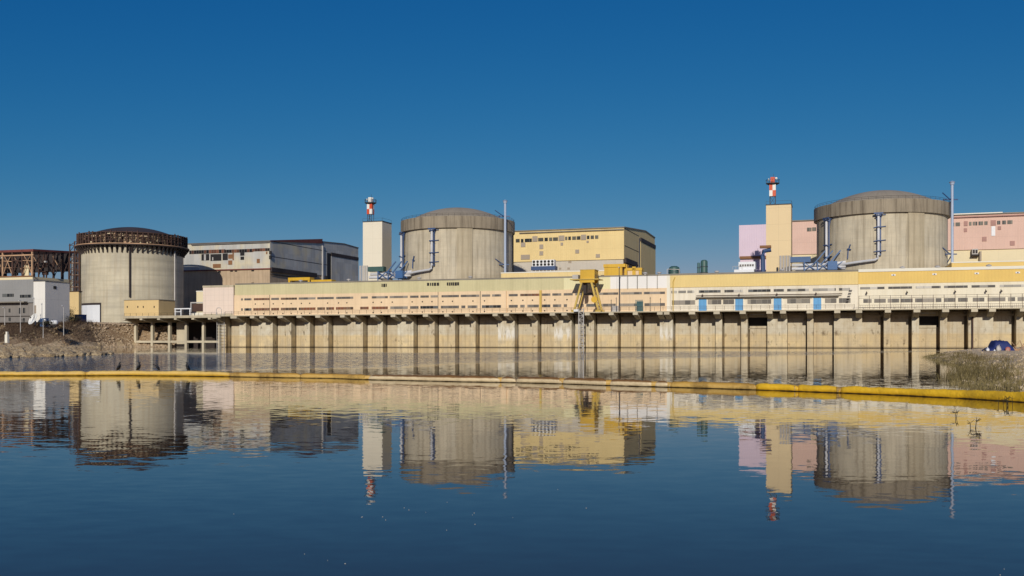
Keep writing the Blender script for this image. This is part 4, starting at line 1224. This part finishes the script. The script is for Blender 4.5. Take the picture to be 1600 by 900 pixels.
# masts and cabinets on the deck
gk = thing('netted_cage', 'blue green netted cage on the quay deck right of the crane', 'cage', uu(998.5, 4), 4, ZD)
a, b = uu(993, 4), uu(1004, 4)
q = MB()
for k in range(7): q.bar((a+(b-a)*k/6, 4, ZD), (a+(b-a)*k/6, 4, ZD+3.4), .09)
for zz in (.6, 1.3, 2.0, 2.7, 3.1): q.bar((a, 4, ZD+zz), (b, 4, ZD+zz), .09)
q.build('net_front', m['green_net'], gk); MB().box(a+.1, b-.1, 5.2, 5.4, ZD, ZD+3.0).build('net_back', m['green_net'], gk)
mp = thing('lamp_post', 'thin dark lamp post on the quay deck between crane and netted cage', 'lamp post', uu(967.5, 3), 3, ZD)
MB().bar((uu(967.5, 3), 3, ZD), (uu(967.5, 3), 3, 22.6), .16).build('pole', m['mast_dark'], mp)
MB().box(uu(967.5, 3)-.15, uu(967.5, 3)+.15, 2.2, 3.2, 22.4, 22.7).build('lamp_head', m['pale_steel'], mp)
for px, h_, lb in ((955, 3.4, 'bare pole on the quay deck just right of the crane'), (963, 4.0, 'bare pole on the quay deck beside the thin lamp post'), (1016, 4.0, 'bare pole on the quay deck right of the netted cage'), (1032, 3.6, 'bare pole on the quay deck before the white corner pier')):
    p_ = MB().bar((uu(px, 1), 1, ZD), (uu(px, 1), 1, ZD+h_), .12).bar((uu(px, 1)-.2, 1, ZD+h_*.9), (uu(px, 1)+.2, 1, ZD+h_*.9), .08).build('steel_pole', m['mast_dark'], None, (uu(px, 1), 1, ZD)); tag(p_, lb, 'pole', 'bare poles on the quay deck')
cbx = MB().box(uu(955.5, 4), uu(966, 4), 4, 4.5, ZD, ZD+1.6).box(uu(955.5, 4)-.1, uu(966, 4)+.1, 3.9, 4.6, ZD+1.6, ZD+1.75).build('cabinet', m['pale_steel'], None, (uu(960, 4), 4, ZD)); tag(cbx, 'low grey cabinet on the quay deck at the foot of the lamp post', 'cabinet')

# ------------------------------------------------------------------ left side buildings
cabn = thing('site_cabin', 'ochre yellow sheet metal cabin on the open jetty', 'cabin', uu(222, 5), 5, ZD)
a, b, vz1 = uu(194, 5), uu(248, 5), uz(222, 469, 5)[1]
MB().box(a, b, 5, 13.6, ZD-.3, vz1).build('wall', m['ochre'], cabn)
MB().box(a-.15, b+.15, 4.85, 13.7, vz1+.01, vz1+.2).build('roof', m['coping'], cabn)
for px in (199, 215.5, 224, 241):
    MB().box(uu(px, 5)-.17, uu(px, 5)+.17, 4.93, 5.1, uz(px, 481, 5)[1], uz(px, 478, 5)[1]).build('vent', m['hole'], cabn)
fr = thing('loading_frame', 'white painted frame rack right of the ochre cabin', 'frame', uu(290, 9), 9, ZD)
q = MB()
for px in (274, 283, 297): q.bar((uu(px, 9), 9, ZD), (uu(px, 9), 9, ZD+2.7), .3)
q.bar((uu(273, 9), 9, ZD+2.7), (uu(299, 9), 9, ZD+2.7), .35).bar((uu(273, 9), 9, ZD+1.7), (uu(283, 9), 9, ZD+1.7), .2); q.build('rack', m['white_metal'], fr)
fr2 = thing('loading_frame', 'taller pale frame with dark panel next to the tiled block', 'frame', uu(308, 12), 12, ZD)
a, b = uu(297.5, 12), uu(317, 12)
MB().box(a, a+.35, 12, 12.4, ZD, ZD+4.6).box(a, b, 12, 12.4, ZD+4.61, ZD+5.0).build('portal', m['pale_steel'], fr2)
MB().box(a+.4, b, 12.5, 12.7, ZD+1.8, ZD+4.5).build('panel', m['rust'], fr2)
MB().box(a+.4, b, 12.1, 12.45, ZD, ZD+1.5).build('low_wall', m['trim_white'], fr2)

gb_ = thing('workshop_building', 'grey clad workshop building at the left edge above the bank', 'building', uu(20, -18), -18, 8.4)
vg = -18
a, b = uu(-60, vg), uu(52, vg)
zt = uz(25, 437, vg)[1]; zl = uz(25, 473, vg)[1]
MB().box(a, b, vg, vg+12, zl, zt).build('upper_wall', m['grey_clad'], gb_)
MB().box(a, b, vg+.5, vg+12, 8.0, zl).build('lower_wall', m['grey_low'], gb_)
MB().box(a, uu(43, vg), vg-1.5, vg+.4, zl, zl+.35).build('canopy', m['coping'], gb_)
for c in ((4,459,21.5,463.8),(31.5,460.5,49,465)):
    u0, u1, z0, z1 = rect(*c, vg); MB().box(u0, u1, vg-.1, vg+.3, z0, z1).build('window', m['glass'], gb_)
for c in ((12,482,14.5,488),(28,481,31,490),(34.5,481,37.5,489),(12,496,15,502),(34.5,497,37,503)):
    u0, u1, z0, z1 = rect(*c, vg); MB().box(u0, u1, vg+.38, vg+.7, z0, z1).build('window', m['glass'], gb_)
MB().box(a, uu(45, vg), vg+.3, vg+.55, uz(25, 494.5, vg)[1], uz(25, 493.5, vg)[1]).build('floor_band', m['dark_steel'], gb_)
wb = thing('white_block', 'tall white clad block with grey shaded side beside the workshop', 'building', uu(61, -20), -20, 8.4)
a, b = uu(52.3, -20), uu(70.5, -20); zt = uz(61, 440, -20)[1]
MB().box(a, b, -20, -9.5, 8.0, zt).build('wall', m['white_clad'], wb)
MB().box(a-.1, b+.1, -20.1, -9.4, zt+.01, zt+.2).build('roof', m['coping'], wb)
gbx = MB().box(b-.1, b+.1, -16.6, -15.4, uz(82, 451.5, -16)[1], uz(82, 447, -16)[1]); gbx.build('window', m['glass'], wb)
MB().box(uu(54, -20), uu(56.5, -20), -20.15, -20, 9.5, uz(55, 477, -20)[1]).build('door', m['louvre'], wb)
yb = thing('yellow_shed', 'small yellow building behind the rusty scaffold tower', 'building', uu(110, 30), 30, 8.4)
a, b, zt = uu(96, 30), uu(123, 30), uz(112, 456, 30)[1]
MB().box(a, b, 30, 31.5, 8.4, zt).build('wall', m['ochre'], yb); MB().box(a-.2, b+.2, 29.8, 31.7, zt+.01, zt+.3).build('roof', m['rust'], yb)
# unfinished steel hall
VS = 112.0
U4 = uu(51, VS)
sh = thing('steel_frame_hall', 'unclad rusty steel frame hall above concrete walls at far left', 'hall', U4, VS, 8.4)
MB().box(U4-95, U4, VS, VS+1, 8.4, 33.4).box(U4-1, U4-.003, VS+1.003, VS+26, 8.4, 33.4).build('concrete_wall', m['hall_cream'], sh)
MB().box(U4-95, U4+.6, VS-.5, VS+.2, 33.42, 33.9).build('ledge', m['board'], sh)
MB().box(U4-.8, U4+.4, VS+26, VS+74, 8.4, 47.5).build('side_wall', m['grey_clad'], sh)
for k in range(16):
    u = U4-.5-k*6.0
    MB().box(u-.35, u+.35, VS, VS+.7, 33.9, 45.6).build('column', m['rust_light' if k % 3 == 0 else 'rust'], sh)
    MB().box(u-.3, u+.3, VS+20, VS+20.6, 33.4, 47.6).build('column', m['rust'], sh)
    if k < 15:
        q = MB().bar((u, VS+.3, 34), (u-3, VS+.3, 41), .3).bar((u-6, VS+.3, 34), (u-3, VS+.3, 41), .3).bar((u, VS+.3, 41), (u-6, VS+.3, 41.4), .3).bar((u, VS+20, 36), (u-6, VS+20, 45), .3)
        q.bar((u, VS+.4, 38), (u-6, VS+.4, 38), .18).bar((u, VS+.3, 45), (u-3, VS+.3, 41), .22).bar((u-3, VS+.3, 41), (u-6, VS+.3, 45), .22)
        q.build('bracing', m['rust' if k % 2 else 'rust_light'], sh)
    MB().bar((u, VS-.2, 45.9), (u, VS+70, 50), .6).build('roof_truss', m['rust'], sh)
for k in range(5):
    v = VS+4+k*5
    MB().box(U4-.4, U4, v-.3, v+.3, 33.4, 46.6).build('column', m['rust'], sh)
    MB().bar((U4-.2, v, 34), (U4-.2, v+5, 43), .3).bar((U4-.2, v+5, 38), (U4-.2, v, 44), .22).build('bracing', m['rust'], sh)
MB().box(U4-95, U4+.4, VS-.2, VS+.4, 45.5, 46.6).build('eave_beam', m['roof_red'], sh)
MB().box(U4-95, U4+.4, VS-.1, VS+.3, 43.6, 44.2).build('girder', m['rust_light'], sh)
MB().bar((U4+.2, VS, 46.2), (U4+.2, VS+30, 47.6), .5, .9).build('eave_beam', m['roof_red'], sh)
for k in range(60):
    u, v, z = U4-random.uniform(0, 92), VS+random.uniform(3, 18), random.uniform(34, 45)
    MB().box(u, u+random.uniform(.5, 3.5), v, v+random.uniform(.5, 2), z, z+random.uniform(.3, 2.0)).build('equipment', m[random.choice(('dark_steel', 'dark_steel', 'rust', 'pale_steel'))], sh)
MB().box(U4-95, U4-1, VS+24, VS+25, 37.5, 46.5).build('interior_shade_wall', m['dark_steel'], sh)  # dark sheet added so the frame's interior reads as shaded
for k in (1, 4, 7): MB().box(U4-2-k*6.2, U4-k*6.2+2.4, VS+1.4, VS+1.9, 33.5, 39.3-k*.3).build('infill_panel', m['hall_cream'], sh)

# dish, trailer, poles, marker on the bank
def dish():
    px, v = 53.5, -24
    u = uu(px, v); z = uz(px, 499.5, v)[1]
    d = thing('satellite_dish', 'large white satellite dish on the bank before the white block', 'satellite dish', u, v, 7.6)
    q = MB(); prof = [(1.95*i/8, .5*(i/8)**2) for i in range(9)] + [(1.95*(1-i/8), .5*(1-i/8)**2+.06) for i in range(9)]
    q.lathe([(max(r, 1e-4), zz) for r, zz in prof], (0, 0), 32)
    rot = Matrix.Rotation(R(-18), 3, 'Z') @ Matrix.Rotation(R(62), 3, 'X')
    q.v = [tuple(Vector((u, v, z)) + rot @ Vector(p)) for p in q.v]
    q.build('reflector', m['satin_white'], d, smooth=True)
    tip = Vector((u, v, z)) + rot @ Vector((0, 0, 1.3))
    q = MB()
    for a in (0, 2.1, 4.2): q.bar(Vector((u, v, z)) + rot @ Vector((1.7*math.cos(a), 1.7*math.sin(a), .4)), tip, .06)
    q.build('feed_arm', m['pale_steel'], d); MB().ico(tip, .22, jit=0, sub=2).build('feed_horn', m['dark_steel'], d)
    MB().bar((u, v+.4, 7.0), (u, v+.4, z-.3), .35).build('pedestal', m['pale_steel'], d)
dish()
tr_ = thing('tank_trailer', 'white tank trailer parked beside the satellite dish', 'trailer', uu(80, -24), -24, 8)
u0, u1, z0, z1 = rect(75, 500.5, 86, 507, -24)
MB().tube([(u0, -23, (z0+z1)/2), (u0+.3, -23, (z0+z1)/2), (u1-.3, -23, (z0+z1)/2), (u1, -23, (z0+z1)/2)], [.35, .68, .68, .35], 16).build('tank', m['white_metal'], tr_, smooth=True)
MB().box(u0-.1, u1+.1, -23.6, -22.4, z0-.45, z0-.2).build('chassis', m['dark_steel'], tr_)
for x in (u0+.5, u1-.5):
    q = MB().lathe([(0, -.12), (.38, -.12), (.38, .12), (0, .12)], (0, 0), 16); q.v = [(x+a_, -23.8+c_, z0-.6+b_) for a_, b_, c_ in q.v]; q.build('wheel', m['rubber'], tr_)
MB().box(u0+.7, u0+1.3, -23.75, -23.6, z0+.3, z0+.75).build('hatch', m['dark_steel'], tr_)
bx = thing('blue_container', 'dark blue steel box between the dish and the white tank', 'container', uu(66.5, -23), -23, 8)
u0, u1, z0, z1 = rect(62.5, 497, 68.5, 510, -23)
MB().box(u0, u1, -23, -21, z0, z1).build('body', m['blue'], bx); MB().box(u0+.1, (u0+u1)/2-.03, -23.05, -23, z0+.15, z1-.15).build('door', m['navy'], bx)
MB().box(u1+.25, u1+.75, -23.2, -22.8, z0, z1-.3).build('gas_bottle', m['white_metal'], bx)
bb = thing('blue_container', 'blue steel container at the foot of the yellow building', 'container', uu(121, 10), 10, 8.4)
u0, u1, z0, z1 = rect(116.5, 492, 125.5, 503, 10)
MB().box(u0, u1, 10, 13, 8.4, z1).build('body', m['blue'], bb); MB().box(u0-.05, u1+.05, 9.9, 13.1, z1+.01, z1+.15).build('roof', m['navy'], bb)
for px, y0, y1, v, lb in ((32, 470, 517, -30, 'pale pole in front of the grey workshop, before its right window'), (7.5, 481, 505, -26, 'shorter pale pole before the grey workshop near the left edge'), (99.5, 478, 521, -28, 'pale pole on the bank right of the white block'), (53.2, 466, 495, -24, 'pale pole directly behind the satellite dish'), (67.5, 498, 525, -34, 'low pole on the brush slope under the white block')):
    u = uu(px, v); z1 = uz(px, y0, v)[1]; z0 = uz(px, y1, v)[1]
    p_ = thing('utility_pole', lb, 'pole', u, v, z0, 'poles on the left bank')
    MB().tube([(u, v, z0-.6), (u, v, z1)], [.11, .08], 8).build('pole', m['pale_steel'], p_)
    MB().box(u-.12, u+.12, v-.7, v+.1, z1, z1+.14).build('lamp_head', m['white_metal'], p_)
mk = thing('boundary_marker', 'small white stone marker on the left stony bank', 'marker', uu(11, -45), -45, 2)
u = uu(11, -45); zb = uz(11, 527.5, -45)[1]
MB().box(u-.45, u+.45, -45.4, -44.6, zb-1.5, zb+.9).build('base', m['trim_white'], mk); MB().box(u-.28, u+.28, -45.25, -44.75, zb+.91, zb+1.7).build('post', m['trim_white'], mk)

# shrub by the yellow building
def shrub(name, label, u, v, z, h, w, n):
    s_ = thing(name, label, 'shrub', u, v, z)
    q = MB()
    tips = []
    for i in range(9):
        a = random.random()*6.28; t_ = Vector((u+math.cos(a)*w*.4*random.random(), v+math.sin(a)*w*.4*random.random(), z+h*random.uniform(.5, .9)))
        q.tube([(u, v, z-.3), tuple((Vector((u, v, z))+t_)/2+Vector((random.uniform(-.2,.2),)*3)), tuple(t_)], [.1, .06, .03], 5); tips.append(t_)
    q.build('stems', m['dark_steel'], s_)
    q = MB()
    for i in range(n):
        t_ = random.choice(tips); p = t_ + Vector((random.gauss(0, w*.2), random.gauss(0, w*.2), random.gauss(-.1*h, h*.18)))
        if p.z < z: continue
        d1 = Vector((random.gauss(0,1), random.gauss(0,1), random.gauss(0,1))).normalized()*.22; d2 = Vector((random.gauss(0,1), random.gauss(0,1), random.gauss(0,1))).normalized()*.14
        q.add([p-d1, p+d2, p+d1], [(0,1,2)])
    q.build('foliage', m['shrub'], s_, fix=False)
shrub('shrub', 'dark twiggy shrub between the white block and yellow building', uu(105, -6), -6, 8.2, 4.6, 4.2, 1500)
shrub('shrub', 'low brown shrub under the blue container on the bank', uu(113, -10), -10, 8.0, 2.4, 4.5, 900)
shrub('shrub', 'small dark bush on the bank below the satellite dish', uu(70, -32), -32, 6.2, 1.8, 3.6, 800)

# ------------------------------------------------------------------ floating boom
path_px = [(-110,587.5,7),(0,587.3,7.6),(100,587.2,8.2),(200,586.8,8.4),(300,587.6,8.8),(360,588.5,8),(450,590.2,8.6),(520,591.2,7.8),(575,593.2,9),(650,594.7,10.4),(720,596.4,11.4),(782,597.3,10.4),(850,598.8,11.6),(880,599.6,11.8),(950,602.2,11.6),(1010,604,11.4),(1060,605.3,10.6),(1150,608,11.5),(1240,611.2,12),(1312,613.8,12),(1400,617.4,12.6),(1500,622.3,14.6),(1580,627.3,17.5),(1660,633,18.5)]
def bp(px):
    for (a, ya, ta_), (b, yb_, tb2) in zip(path_px[:-1], path_px[1:]):
        if a <= px <= b:
            f = (px-a)/(b-a); y = ya+(yb_-ya)*f; d = H*F/(y-YH)
            return (px-800)/F*d, d, (ta_+(tb2-ta_)*f)*d/F
    raise ValueError
bo = thing('floating_boom', 'long yellow floating boom lying across the river', 'boom', 0, 36, 0, None, 'W')
secs = [(-100,135,'boom_soft'),(136,360,'boom_soft'),(361,470,'boom_dirty'),(470.5,574,'boom_dirty'),(576,782,'boom_faded'),(783,806,'boom_faded'),(807,878,'boom_faded'),(879,951,'boom_faded'),(952,1022,'boom_faded'),(1023,1047,'boom_faded'),(1048,1180,'boom_dirty'),(1181,1245,'boom_yellow'),(1246,1311,'boom_yellow'),(1312.5,1650,'boom_yellow')]
for i, (a, b, mt) in enumerate(secs):
    n = max(16, int((b-a)/2.5)); vs, fs = [], []; seg = 14
    for j in range(n+1):
        px = a+(b-a)*j/n
        x, y, dia = bp(px)
        e = min(j, n-j)/n*(b-a)
        base_ = .45 if mt == 'boom_faded' else .74
        pinch = base_+(1-base_)*min(1, (e/9.0))**.5
        if mt == 'boom_yellow' and i == 0: pinch = 1
        wob = 1+.14*noise.noise((px*.045, i*3.1, 0))+.07*noise.noise((px*.2, i, 5))
        rz = dia*.54*pinch*wob; ry = dia*.7*pinch
        for k in range(seg):
            t_ = 2*math.pi*k/seg
            fold = 1+.07*noise.noise((px*.11, math.cos(t_)*1.5, math.sin(t_)*1.5+i))
            vs.append((x+.0, y+ry*math.cos(t_)*fold + .05*noise.noise((px*.03, 2, i)), dia*.36*pinch*wob+rz*math.sin(t_)*fold))
    for j in range(n):
        for k in range(seg):
            p, q = j*seg+k, j*seg+(k+1) % seg
            fs.append((p, q, q+seg, p+seg))
    fs += [tuple(range(seg)), tuple(range(n*seg+seg-1, n*seg-1, -1))]
    MB().add(vs, fs).build('boom_section', m[mt], bo, smooth='all')
for px in (135.5, 360.5, 575, 782.5, 878.5, 951.5, 1022.5, 1047.5, 1245.5, 1312):
    x, y, dia = bp(px)
    MB().tube([(x-.1, y, dia*.36), (x+.1, y, dia*.36)], dia*.4, 10).build('coupling', m['boom_dirty'], bo)
def bird(label, px, face, lean=0.0, hgt=.36):
    x, y, dia = bp(px)
    b = thing('cormorant', label, 'bird', x, y, dia*.9, 'cormorants perched on the boom', 'W')
    z = dia*.95; s = hgt
    f = face
    pts = [(x-f*.30*s, y, z+.02*s), (x-f*.16*s, y, z+.16*s), (x-f*.03*s, y, z+.36*s), (x+f*(.05+lean*.1)*s, y, z+.58*s), (x+f*(.05+lean*.3)*s, y, z+.74*s), (x+f*(.04+lean*.45)*s, y, z+.84*s), (x+f*(.10+lean*.55)*s, y, z+.92*s), (x+f*(.17+lean*.6)*s, y, z+.92*s), (x+f*(.21+lean*.6)*s, y, z+.91*s)]
    MB().tube(pts, [.03*s, .13*s, .22*s, .19*s, .1*s, .07*s, .09*s, .06*s, .025*s], 10).build('body', m['feather'], b, smooth='all')
    tip = pts[-1]
    MB().tube([tip, (tip[0]+f*.13*s, y, tip[2]-.01*s), (tip[0]+f*.15*s, y, tip[2]-.035*s)], [.018*s, .012*s, .004*s], 6).build('beak', m['beak'], b)
    for dy in (-.06, .06): MB().tube([(x, y+dy*s, z+.22*s), (x+f*.02*s, y+dy*s, z-.02*s), (x+f*.12*s, y+dy*s, z-.03*s)], [.03*s, .018*s, .02*s], 6).build('leg', m['feather'], b)
    for dy in (-1, 1): MB().tube([(x+f*.06*s, y+dy*.15*s, z+.55*s), (x-f*.06*s, y+dy*.19*s, z+.36*s), (x-f*.27*s, y+dy*.05*s, z+.06*s)], [.06*s, .12*s, .03*s], 8).build('wing', m['feather'], b, smooth='all')
bird('black cormorant on the boom, leftmost of the four', 186, 1)
bird('black cormorant on the boom, second from the left', 217, 1)
bird('smaller hunched cormorant leaning over on the boom', 247, -1, 1.0, .27)
bird('black cormorant on the boom, rightmost of the four', 293, -1)

# ------------------------------------------------------------------ things on the spit and in the shallows
def tarp():
    d = 112.0
    xc = (1559-800)/F*d; zc = hR(xc, d)
    t_ = thing('tarpaulin', 'crumpled blue tarpaulin heaped over gear on the sandy spit', 'tarpaulin', xc, d, zc, None, 'W')
    w, dp, h = 3.2, 2.0, 1.3
    vs, fs = [], []; nx, ny = 34, 18
    for j in range(ny+1):
        for i in range(nx+1):
            a, b = i/nx*2-1, j/ny*2-1
            pr = (max(0, 1-abs(a)**4))**.6*(max(0, 1-b**4))**.5
            step = .45+.55*sstep(-.55, -.3, a) - .25*sstep(.55, .8, a)
            z = h*pr*step*(1+.12*noise.noise((a*4, b*3, 1)))+.13*noise.noise((a*7, b*7, 3))*pr
            vs.append((xc+a*w/2+.05*noise.noise((a*5, b*5, 9)), d+b*dp/2, zc-.05+z))
    for j in range(ny):
        for i in range(nx): fs.append((j*(nx+1)+i, j*(nx+1)+i+1, (j+1)*(nx+1)+i+1, (j+1)*(nx+1)+i))
    MB().add(vs, fs).build('sheet', m['tarp'], t_, fix=False, smooth='all')
    def sack(px, h_, w_, mat, lb, cat='sack', nm='sack'):
        x = (px-800)/F*(d-1.3); z = hR(x, d-1.3)
        o = MB().ico((x, d-1.3, z+h_*.42), h_*.5, (w_/h_*.8, .7, 1), .3, 2).box(x-.04, x+.04, d-1.36, d-1.26, z+h_*.85, z+h_*1.05).build(nm, m[mat], None, (x, d-1.3, z), 'W', smooth='all'); tag(o, lb, cat)
    sack(1543, .55, .5, 'white_metal', 'white sack at the left foot of the blue tarpaulin')
    sack(1561, .8, .42, 'pale_steel', 'tall white sack leaning against the middle of the blue tarpaulin')
    sack(1554, .3, .4, 'white_metal', 'small white bundle left of the tall white sack')
    sack(1538, .4, .4, 'dark_steel', 'dark bag at the left end of the blue tarpaulin', 'bag', 'bag')
    x = (1574-800)/F*(d-1.2); z = hR(x, d-1.2)
    tb3 = thing('round_tub', 'round tub with red rim leaning at the right of the blue tarpaulin', 'tub', x, d-1.2, z, None, 'W')
    for nm, r0, r1, mt in (('rim', .17, .27, 'skin_red'), ('bowl', .001, .165, 'louvre_pink')):
        q = MB().lathe([(r0, 0), (r1, 0), (r1, .1), (r0, .1)], (0, 0), 20); q.v = [(x+a_, d-1.25-c_, z+.29+b_) for a_, b_, c_ in q.v]; q.build(nm, m[mt], tb3)
    o = MB()
    for i in range(10):
        x = (1587+random.uniform(-7, 9)-800)/F*d; z = hR(x, d)
        o.bar((x, d+random.uniform(-1,1), z), (x+random.uniform(-.9,.9), d+random.uniform(-1,1), z+random.uniform(.3,1.3)), .06)
    for i in range(7):
        x = (1586+random.uniform(-6, 8)-800)/F*d; o.ico((x, d+random.uniform(-1, 1), hR(x, d)+.2), random.uniform(.2,.45), (1.3,.8,.7), .2, 1)
    tag(o.build('driftwood_heap', m['rust_light'], None, ((1587-800)/F*d, d, 0.4), 'W'), 'heap of driftwood and stones right of the blue tarpaulin', 'driftwood')
tarp()
def twig(label, px, py, h, n, seed):
    random.seed(seed)
    d = H*F/(py-YH); x = (px-800)/F*d
    q = MB()
    for i in range(n):
        x0, y0 = x+random.uniform(-.03,.03)*n, d+random.uniform(-.1,.1)
        p1 = (x0+random.uniform(-.05,.05), y0, h*random.uniform(.5,.8)); p2 = (p1[0]+random.uniform(-.06,.06), y0, h*random.uniform(.8,1.1))
        q.tube([(x0, y0, -.2), p1, p2], [.006, .005, .003], 5)
        for k in range(3): q.tube([p1, (p1[0]+random.uniform(-.08,.08), y0+random.uniform(-.05,.05), p1[2]+random.uniform(-.02,.06))], .004, 4)
    tag(q.build('weed_stem', m['shrub'], None, (x, d, 0), 'W'), label, 'plant', 'dead weeds standing in the water')
twig('dead weed stem in the water below the yellow boom, left one', 1497, 653, .13, 2, 3)
twig('dead weed stems in the water nearer than the left one', 1518, 668, .14, 3, 4)
twig('green grass stems in the water touching the yellow boom end', 1571, 634, .2, 7, 5)
random.seed(11)
q = MB()
for cx, cy, n, sx, sy in ((592, 806, 6, 22, 6), (695, 790, 4, 30, 12), (490, 875, 6, 18, 8), (660, 795, 5, 20, 8), (400, 808, 4, 60, 5), (745, 815, 8, 30, 12), (1555, 890, 4, 14, 4), (870, 780, 5, 60, 30), (980, 690, 3, 60, 10)):
    for i in range((n+1)//2):
        px, py = cx+random.gauss(0, sx), cy+random.gauss(0, sy)
        d = H*F/(py-YH); x = (px-800)/F*d; w = random.uniform(.0015, .005)
        q.lathe([(0.0001, .004), (w, .003), (w*1.1, .0005)], (x, d), 6)
tag(q.build('foam_flecks', m['pale_steel'], None, (0, 0, 0), 'W'), 'tiny white foam flecks drifting on the dark water', 'foam', kind='stuff')
print('objects', len(bpy.data.objects))
